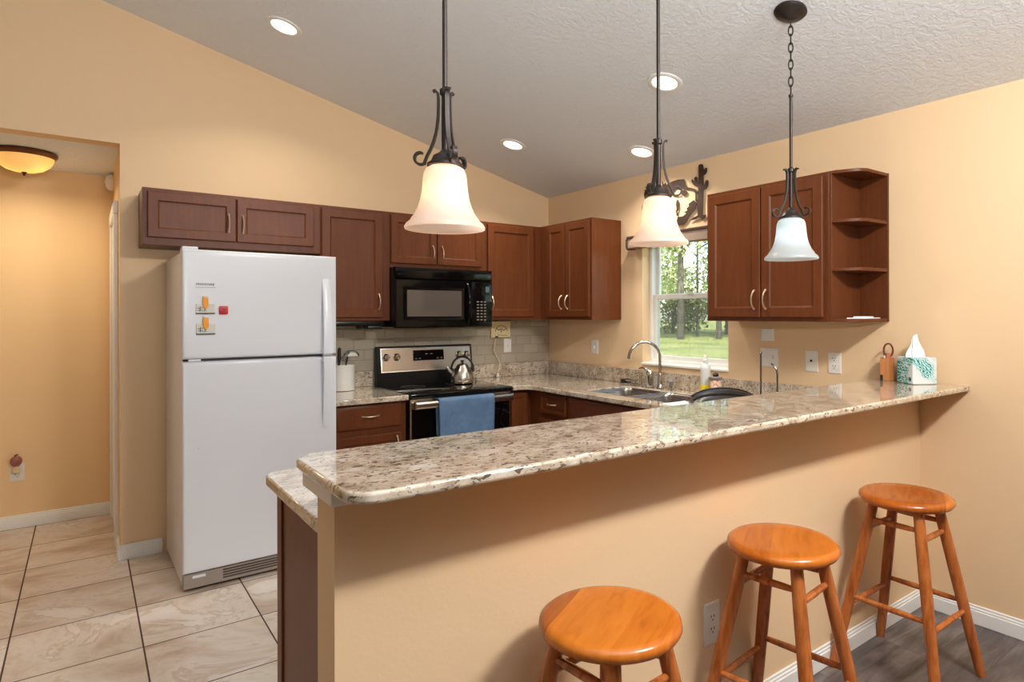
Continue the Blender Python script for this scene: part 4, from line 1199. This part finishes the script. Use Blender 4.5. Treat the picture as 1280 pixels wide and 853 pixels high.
# paper towel holder
px, py = -0.300, -2.387
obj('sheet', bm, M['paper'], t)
t = thing('paper_towel_holder', 'steel paper towel holder with an upright rod and a bent arm', 'paper towel holder', (px, py, ZC))
bm = B(); lathe(bm, [(0.060, 0.0006), (0.060, 0.008), (0.055, 0.012), (0.012, 0.013)], (px + 0.0, py - 0.055, ZC), 32); obj('base', bm, M['rod'], t)
bm = B(); tube(bm, [(px, py, ZC + 0.012), (px, py, ZC + 0.297)], 0.0055, 10); lathe(bm, [(0.004, 0.295), (0.008, 0.302), (0.003, 0.309)], (px, py, ZC), 10); obj('rod', bm, M['rod'], t)
qx, qy = px + 0.0, py - 0.103
bm = B(); tube(bm, [(qx, qy, ZC + 0.012), (qx, qy, ZC + 0.19), (qx - 0.001, qy + 0.004, ZC + 0.215), (qx - 0.005, qy + 0.018, ZC + 0.238), (qx - 0.008, qy + 0.032, ZC + 0.246)], 0.005, 10); obj('tension_arm', bm, M['rod'], t)

# ------------------------------------------------------------------ on the bar
hx, hy = -0.052, -2.950
t = thing('pencil_holder', 'square wooden pencil holder on the bar top against the wall', 'pencil holder', (hx, hy, BZ))
W2 = 0.0315
bm = B()
for a in ((-W2, W2, -W2, -W2 + 0.004), (-W2, W2, W2 - 0.004, W2), (-W2, -W2 + 0.004, -W2 + 0.004, W2 - 0.004), (W2 - 0.004, W2, -W2 + 0.004, W2 - 0.004)):
    box(bm, hx + a[0], hx + a[1], hy + a[2], hy + a[3], BZ + 0.0008, BZ + 0.112)
box(bm, hx - W2 + 0.003, hx + W2 - 0.003, hy - W2 + 0.003, hy + W2 - 0.003, BZ + 0.0008, BZ + 0.006)
obj('case', bm, M['bamboo'], t)
bm = B(); box(bm, hx - W2 - 0.001, hx - W2 + 0.012, hy + W2 - 0.012, hy + W2 + 0.001, BZ + 0.001, BZ + 0.030); obj('black_corner', bm, M['black_plastic'], t)
t.rotation_euler[2] = radians(25)
t = thing('spectacles', 'brown rimmed glasses standing folded in the wooden pencil holder', 'glasses', (hx, hy, BZ + 0.01))
bm = B()
tube(bm, [(hx + 0.002 + 0.014 * cos(a), hy - 0.004 - 0.016 * cos(a), BZ + 0.150 + 0.034 * sin(a)) for a in [2 * pi * i / 18 for i in range(18)]], 0.0045, 8, True)
tube(bm, [(hx + 0.012, hy - 0.006, BZ + 0.012), (hx + 0.014, hy - 0.009, BZ + 0.10), (hx + 0.012, hy - 0.006, BZ + 0.128)], 0.003, 8)
obj('frame', bm, mat('tortoise', (110, 52, 32), 0.2), t)
bm = B(); tube(bm, [(hx - 0.001, hy - 0.003, BZ + 0.012), (hx + 0.000, hy - 0.003, BZ + 0.11), (hx + 0.001, hy - 0.003, BZ + 0.135)], [0.006, 0.012, 0.014], 8); obj('case_cloth', bm, mat('pink_cloth', (196, 110, 86), 0.6), t)
t = thing('pen', 'short white pen with a dark cap in the pencil holder', 'pen', (hx - 0.014, hy - 0.002, BZ + 0.008))
bm = B(); tube(bm, [(hx - 0.008, hy + 0.004, BZ + 0.008), (hx - 0.018, hy + 0.006, BZ + 0.126)], 0.004, 8); obj('barrel', bm, M['plate'], t)
bm = B(); tube(bm, [(hx - 0.018, hy + 0.006, BZ + 0.126), (hx - 0.019, hy + 0.0062, BZ + 0.138)], 0.0045, 8); obj('cap', bm, M['ink'], t)

bx, by = -0.078, -3.100
tb = thing('tissue_box', 'white cube tissue box with a teal floral print on the bar top', 'tissue box', (bx, by, BZ))
hw = 0.0600
bm = B(); box(bm, bx - hw, bx + hw, by - hw, by + hw, BZ + 0.0008, BZ + 0.126, 0.003); obj('carton', bm, M['tissue_box'], tb)
bm = B(); lathe(bm, [(0.034, 0), (0.034, 0.0006), (0.002, 0.0006)], (bx, by, BZ + 0.1262), 24); obj('opening', bm, M['paper'], tb)
bm = B(); lathe(bm, [(0.010, 0), (0.010, 0.0006), (0.001, 0.0006)], (bx - hw, by - hw + 0.022, BZ + 0.024), 16, Matrix.Rotation(-pi / 2, 3, 'Y')); obj('round_emblem', bm, mat('emblem_green', (42, 92, 84), 0.5), tb)
bm = B(); L = []
for i in range(10):
    u = i / 9; row = []
    for j in range(24):
        a = 2 * pi * j / 24
        rr = (0.018 * (1 - u) + 0.016 + 0.004 * sin(u * 6.0)) * (1 + 0.22 * sin(3 * a + 1.4 * u) + 0.12 * sin(7 * a))
        zz = BZ + 0.124 + 0.098 * u * (1 + 0.13 * sin(a + 2.4))
        row.append(bm.verts.new((bx + rr * cos(a) * (1.2 - 0.25 * u) - 0.006 * u, by + rr * sin(a) * (0.8 - 0.45 * u) + 0.008 * u, zz)))
    L.append(row)
for A, C in zip(L, L[1:]):
    for j in range(24): bm.faces.new((A[j], A[(j + 1) % 24], C[(j + 1) % 24], C[j]))
bm.faces.new(L[-1])
obj('tissue', bm, M['paper'], tb, angle=60)
tb.rotation_euler[2] = radians(-32)

# ------------------------------------------------------------------ window valance and metal art
t = thing('window_valance', 'brown boxed valance with a taupe face across the top of the window', 'valance', (0, -1.5, 1.93))
bm = B(); box(bm, -0.085, -0.0005, -2.005, -1.085, 1.966, 1.984, 0.003); obj('top_board', bm, M['valance_wood'], t)
bm = B(); box(bm, -0.078, -0.066, -2.0, -1.093, 1.900, 1.966, 0.002); obj('face', bm, M['valance'], t)
bm = B(); prism(bm, [(-0.085, 1.966), (-0.0008, 1.966), (-0.0008, 1.893), (-0.07, 1.886), (-0.085, 1.905)], lambda a, z, d: (a, d, z), -1.093, -1.080); obj('end_board', bm, M['valance_wood'], t)
bm = B(); box(bm, -0.083, -0.064, -2.003, -1.094, 1.889, 1.900, 0.002); obj('bottom_rail', bm, M['valance_wood'], t)
bm = B(); box(bm, -0.064, -0.0008, -2.0, -1.093, 1.902, 1.910); obj('underside', bm, M['valance'], t)

ART = dict(
cactus=[(-1.708, 2.4), (-1.724, 2.406), (-1.743, 2.398), (-1.749, 2.374), (-1.7495, 2.361), (-1.756, 2.364), (-1.764, 2.374), (-1.778, 2.369), (-1.777, 2.346), (-1.766, 2.332), (-1.749, 2.326), (-1.748, 2.261), (-1.763, 2.262), (-1.768, 2.287), (-1.778, 2.293), (-1.789, 2.282), (-1.787, 2.252), (-1.773, 2.235), (-1.748, 2.232), (-1.741, 2.15), (-1.739, 2.069), (-1.77, 2.064), (-1.759, 2.052), (-1.736, 2.041), (-1.717, 2.053), (-1.673, 2.045), (-1.629, 2.046), (-1.664, 2.06), (-1.7, 2.07), (-1.695, 2.127), (-1.7, 2.201), (-1.706, 2.256), (-1.686, 2.261), (-1.662, 2.28), (-1.645, 2.305), (-1.65, 2.319), (-1.664, 2.305), (-1.674, 2.3), (-1.671, 2.323), (-1.684, 2.33), (-1.696, 2.32), (-1.697, 2.292), (-1.708, 2.283)],
hat=[(-1.361, 2.244), (-1.383, 2.296), (-1.378, 2.352), (-1.39, 2.322), (-1.41, 2.335), (-1.416, 2.313), (-1.442, 2.324), (-1.473, 2.334), (-1.53, 2.337), (-1.58, 2.33), (-1.59, 2.295), (-1.607, 2.265), (-1.575, 2.267), (-1.545, 2.279), (-1.509, 2.277), (-1.478, 2.261), (-1.457, 2.241), (-1.425, 2.234)],
feather=[(-1.664, 2.176), (-1.689, 2.151), (-1.677, 2.116), (-1.638, 2.082), (-1.617, 2.062), (-1.601, 2.041), (-1.575, 2.024), (-1.526, 2.024), (-1.516, 2.051), (-1.522, 2.08), (-1.573, 2.081), (-1.601, 2.097), (-1.579, 2.105), (-1.611, 2.116), (-1.605, 2.13), (-1.625, 2.139), (-1.621, 2.157), (-1.641, 2.166)],
inner=[(-1.509, 2.168), (-1.512, 2.194), (-1.525, 2.201), (-1.534, 2.164), (-1.527, 2.125), (-1.515, 2.118)],
agave=[(-1.306, 2.252), (-1.292, 2.278), (-1.256, 2.266), (-1.213, 2.266), (-1.239, 2.283), (-1.197, 2.319), (-1.233, 2.304), (-1.213, 2.341), (-1.251, 2.314), (-1.245, 2.336), (-1.269, 2.319), (-1.294, 2.329), (-1.284, 2.313), (-1.306, 2.312), (-1.325, 2.289), (-1.345, 2.246)],
ball=[(-1.608, 2.233), (-1.604, 2.223), (-1.594, 2.218), (-1.58, 2.217), (-1.566, 2.222), (-1.556, 2.231), (-1.552, 2.241), (-1.556, 2.251), (-1.566, 2.256), (-1.58, 2.257), (-1.594, 2.252), (-1.604, 2.243)])
ARCS = dict(arm=[(-1.59, 2.267), (-1.635, 2.256), (-1.674, 2.242), (-1.687, 2.217), (-1.686, 2.165)], left=[(-1.306, 2.284), (-1.256, 2.284), (-1.212, 2.25), (-1.185, 2.213), (-1.178, 2.186)],
            low=[(-1.178, 2.186), (-1.255, 2.106), (-1.387, 2.051), (-1.534, 2.038)], spine=[(-1.345, 2.27), (-1.388, 2.169), (-1.451, 2.082), (-1.534, 2.049)], rope=[(-1.452, 2.269), (-1.478, 2.242), (-1.514, 2.229), (-1.55, 2.231)])
t = thing('metal_wall_art', 'rusty cut-metal desert scene with a cactus on the wall above the window', 'wall art', (0, -1.5, 2.02))
ad = dict(cactus=0.012)
bm = B(); prism(bm, ART['cactus'], WIN, 0.010, 0.014); obj('cactus', bm, M['rust'], t, smooth=False)
bm = B()
for i, kx_ in enumerate(('hat', 'feather', 'inner', 'agave', 'ball')):
    prism(bm, ART[kx_], WIN, 0.0100 + 0.0002 * i, 0.0140 + 0.0002 * i)
for kx_ in ARCS:
    strip(bm, [WIN(a, z, 0.0121) for a, z in ARCS[kx_]], (1, 0, 0), 0.0036, 0.014 if kx_ == 'arm' else 0.009)
strip(bm, [WIN(a, z, 0.0118) for a, z in [(-1.509, 2.13), (-1.52, 2.09)]], (1, 0, 0), 0.0036, 0.010)
box(bm, -0.011, -0.0005, -1.58, -1.56, 2.30, 2.315); box(bm, -0.011, -0.0005, -1.30, -1.28, 2.285, 2.295); box(bm, -0.011, -0.0005, -1.57, -1.55, 2.035, 2.05); box(bm, -0.0115, -0.0005, -1.70, -1.688, 2.15, 2.175)
obj('silhouette', bm, M['rust'], t, smooth=False)

# ------------------------------------------------------------------ ceiling lights
tilt = Matrix.Rotation(atan(CS), 3, 'Y')
def downlight(x, y, label):
    c = Vector((x, y, cz(x)))
    t = thing('recessed_light', label, 'ceiling light', c, 'recessed ceiling lights')
    bm = B(); lathe(bm, [(0.066, -0.001), (0.068, -0.006), (0.084, -0.008), (0.092, -0.004), (0.093, 0.0)], c, 36, tilt, cap=False); obj('trim_ring', bm, M['trim'], t)
    bm = B(); lathe(bm, [(0.066, -0.0012), (0.064, -0.0035), (0.002, -0.004)], c, 32, tilt); obj('lens', bm, M['lens'], t)
    light('can_lamp', 'AREA', c + Vector((0, 0, -0.03)), 6.5, (1.0, 0.93, 0.83), parent=t, shape='DISK', size=0.12, spread=radians(130))
downlight(-2.347, -0.744, 'recessed ceiling light above the refrigerator, leftmost of the four')
downlight(-0.808, -2.159, 'recessed ceiling light beside the middle pendant rod, nearest the bar')
downlight(-0.795, -0.666, 'recessed ceiling light above the corner wall cabinets')
downlight(-0.273, -1.440, 'recessed ceiling light above the kitchen window')

# pendants
def pendant(x, y, zb, sc, label, shade, bulb, rod, ang0):
    c = Vector((x, y, zb)); top = cz(x)
    t = thing('pendant_light', label, 'pendant light', (x, y, top), 'pendant lights over the bar')
    P = lambda r, z, a: (x + r * sc * cos(a), y + r * sc * sin(a), zb + z * sc)
    prof = [(0.1025, 0.0), (0.1030, 0.006), (0.0985, 0.013), (0.090, 0.020), (0.086, 0.027), (0.0765, 0.040), (0.069, 0.056), (0.0628, 0.075), (0.0585, 0.100), (0.0565, 0.125), (0.0545, 0.142), (0.049, 0.155), (0.036, 0.163), (0.020, 0.165)]
    bm = B(); lathe(bm, [(r * sc, z * sc) for r, z in prof], c, 48, cap=False); obj('shade', bm, M[shade], t, angle=80)
    bm = B(); lathe(bm, [(r * sc, z * sc) for r, z in [(0.046, 0.1635), (0.046, 0.169), (0.036, 0.176), (0.030, 0.190), (0.016, 0.198), (0.0085, 0.206), (0.0085, 0.345), (0.013, 0.350), (0.013, 0.362), (0.006, 0.368)]], c, 24); obj('stem', bm, M['bronze'], t)
    for q in range(3):
        a = radians(ang0 + 120 * q)
        pts = []
        for i in range(9):
            s = i / 8
            pts.append(P(0.0165 + 0.030 * s ** 3.0, 0.340 - 0.150 * s, a))
        for i in range(1, 12):
            th = radians(-55 + i * 24)
            rr = 0.019 - 0.0006 * i
            pts.append(P(0.0635 + rr * sin(th) , 0.176 - 0.0 - rr * cos(th) + 0.010, a))
        pts = [P(0.031, 0.357, a), P(0.025, 0.360, a), P(0.018, 0.352, a)] + pts
        bm = B(); strip(bm, pts, (-sin(a), cos(a), 0), 0.012 * sc, 0.006 * sc); obj('scroll_arm', bm, M['bronze'], t)
    zr0 = zb + 0.366 * sc; zr1 = zr0 + rod
    bm = B(); tube(bm, [(x, y, zr0), (x, y, zr1)], 0.0063, 12); lathe(bm, [(0.006, -0.012), (0.009, -0.008), (0.009, 0.0), (0.003, 0.004)], (x, y, zr1), 12); obj('rod', bm, M['bronze'], t)
    zc2 = top - 0.030
    bm = B(); n = max(1, int(round((zc2 - zr1 - 0.004) / 0.035))); stp = (zc2 - zr1 - 0.004) / n
    for i in range(n):
        zc_m = zr1 + 0.002 + stp * (i + 0.5)
        ang = 0.6 + (pi / 2) * (i % 2)
        tube(bm, [(x + 0.0085 * cos(f) * cos(ang), y + 0.0085 * cos(f) * sin(ang), zc_m + (stp * 0.5 + 0.004) * sin(f)) for f in [2 * pi * w / 14 for w in range(14)]], 0.0029, 6, True)
    obj('chain', bm, M['bronze'], t)
    bm = B(); lathe(bm, [(0.063, 0.0), (0.066, -0.008), (0.060, -0.016), (0.048, -0.020), (0.030, -0.032), (0.012, -0.040), (0.005, -0.042)], (x, y, top), 36, tilt); obj('canopy', bm, M['bronze'], t)
    bm = B(); bmesh.ops.create_uvsphere(bm, u_segments=16, v_segments=10, radius=0.022 * sc, matrix=Matrix.Translation((x, y, zb + 0.085 * sc))); obj('bulb', bm, M[bulb], t)
pendant(-2.487, -2.975, 1.638, 1.0, 'pendant with a glowing cream bell shade, nearest the left end of the bar', 'shade_warm', 'bulb_warm', 0.62, 142)
pendant(-1.700, -2.975, 1.652, 0.965, 'middle pendant with a cream bell shade hanging in front of the window', 'shade_warm', 'bulb_warm', 0.62, 319)
pendant(-0.925, -2.975, 1.641, 1.03, 'pendant with a white bell shade and chain before the right wall cabinet', 'shade_white', 'bulb_white', 0.30, 33)

# hall light
lx, ly = -3.516, 0.566
t = thing('flush_light', 'flush ceiling light with a bronze rim and glowing glass bowl in the hall', 'ceiling light', (lx, ly, HZ))
bm = B(); lathe(bm, [(0.150, 0.0), (0.160, -0.006), (0.162, -0.018), (0.154, -0.030), (0.145, -0.036), (0.143, -0.030)], (lx, ly, HZ), 48, cap=False); obj('rim', bm, mat('bronze_rim', (112, 70, 40), 0.35, 0.7), t)
bm = B(); lathe(bm, [(0.146, -0.030), (0.140, -0.055), (0.122, -0.085), (0.092, -0.108), (0.055, -0.121), (0.012, -0.125)], (lx, ly, HZ), 48, cap=False); obj('bowl', bm, M['bowl'], t, angle=80)
bm = B(); lathe(bm, [(0.012, -0.122), (0.014, -0.128), (0.007, -0.134), (0.009, -0.140), (0.002, -0.147)], (lx, ly, HZ), 16); obj('finial', bm, M['bronze'], t)
for s in (-1, 1):
    bm = B(); bmesh.ops.create_uvsphere(bm, u_segments=14, v_segments=8, radius=0.024, matrix=Matrix.Translation((lx + s * 0.055, ly - s * 0.02, HZ - 0.06))); obj('bulb', bm, M['bulb_hall'], t)
light('hall_lamp', 'AREA', (lx, ly, HZ - 0.155), 5.0, (1.0, 0.83, 0.60), parent=t, shape='DISK', size=0.26)
# detector
t = thing('smoke_detector', 'small white dome high on the hall wall beside the doorway', 'detector', (JX, 1.0, 2.366))
bm = B(); lathe(bm, [(0.058, 0.0005), (0.060, 0.012), (0.054, 0.030), (0.036, 0.044), (0.004, 0.048)], (JX, 0.98, 2.352), 28, Matrix.Rotation(-pi / 2, 3, 'Y')); obj('cover', bm, M['plate'], t)
bm = B(); lathe(bm, [(0.012, 0.046), (0.011, 0.051), (0.002, 0.052)], (JX, 0.98, 2.352), 14, Matrix.Rotation(-pi / 2, 3, 'Y')); obj('button', bm, M['trim'], t)

# ------------------------------------------------------------------ stools
SH = 0.705
st = thing('bar_stool', '', 'stool', (0, 0, 0), 'wooden stools along the bar')
bm = B(); lathe(bm, [(0.120, SH - 0.038), (0.150, SH - 0.037), (0.163, SH - 0.031), (0.170, SH - 0.020), (0.168, SH - 0.009), (0.158, SH - 0.001), (0.146, SH), (0.10, SH - 0.003), (0.04, SH - 0.005), (0.002, SH - 0.005)], (0, 0, 0), 64); obj('seat', bm, M['stool_seat'], st, angle=60)
def leg_pt(sx, sy, z):
    f = 1 - z / (SH - 0.036)
    r = 0.084 + (0.196 - 0.084) * f
    return Vector((sx * r, sy * r, z))
for sx, sy in ((-1, -1), (1, -1), (1, 1), (-1, 1)):
    bm = B()
    zs = (0.0, 0.012, 0.15, 0.35, 0.55, SH - 0.034)
    tube(bm, [leg_pt(sx, sy, z) for z in zs], [0.0165, 0.0175, 0.0195, 0.021, 0.0205, 0.0185], 16)
    for v_ in bm.verts:
        if v_.co.z < 0: v_.co.z = 0
    obj('leg', bm, M['stool_leg'], st)
for z, pairs in ((0.600, (((-1, -1), (-1, 1)), ((1, -1), (1, 1)))), (0.565, (((-1, -1), (1, -1)), ((-1, 1), (1, 1)))), (0.290, (((-1, -1), (-1, 1)), ((1, -1), (1, 1)))), (0.255, (((-1, -1), (1, -1)), ((-1, 1), (1, 1))))):
    for a, b in pairs:
        p, q = leg_pt(*a, z), leg_pt(*b, z)
        bm = B(); tube(bm, [p, p.lerp(q, 0.25), p.lerp(q, 0.5), p.lerp(q, 0.75), q], [0.0085, 0.0105, 0.0115, 0.0105, 0.0085], 10); obj('rung', bm, M['stool_leg'], st)
st.location = (-2.240, -3.336, 0); st['label'] = 'round wooden bar stool at the left end of the bar, nearest the camera'
st.rotation_euler[2] = radians(6)
dup(st, (-1.481, -3.298, 0), radians(8), 'round wooden bar stool in the middle of the three, beside the half wall outlet')
dup(st, (-0.650, -3.303, 0), radians(0), 'round wooden bar stool in the corner by the right wall')
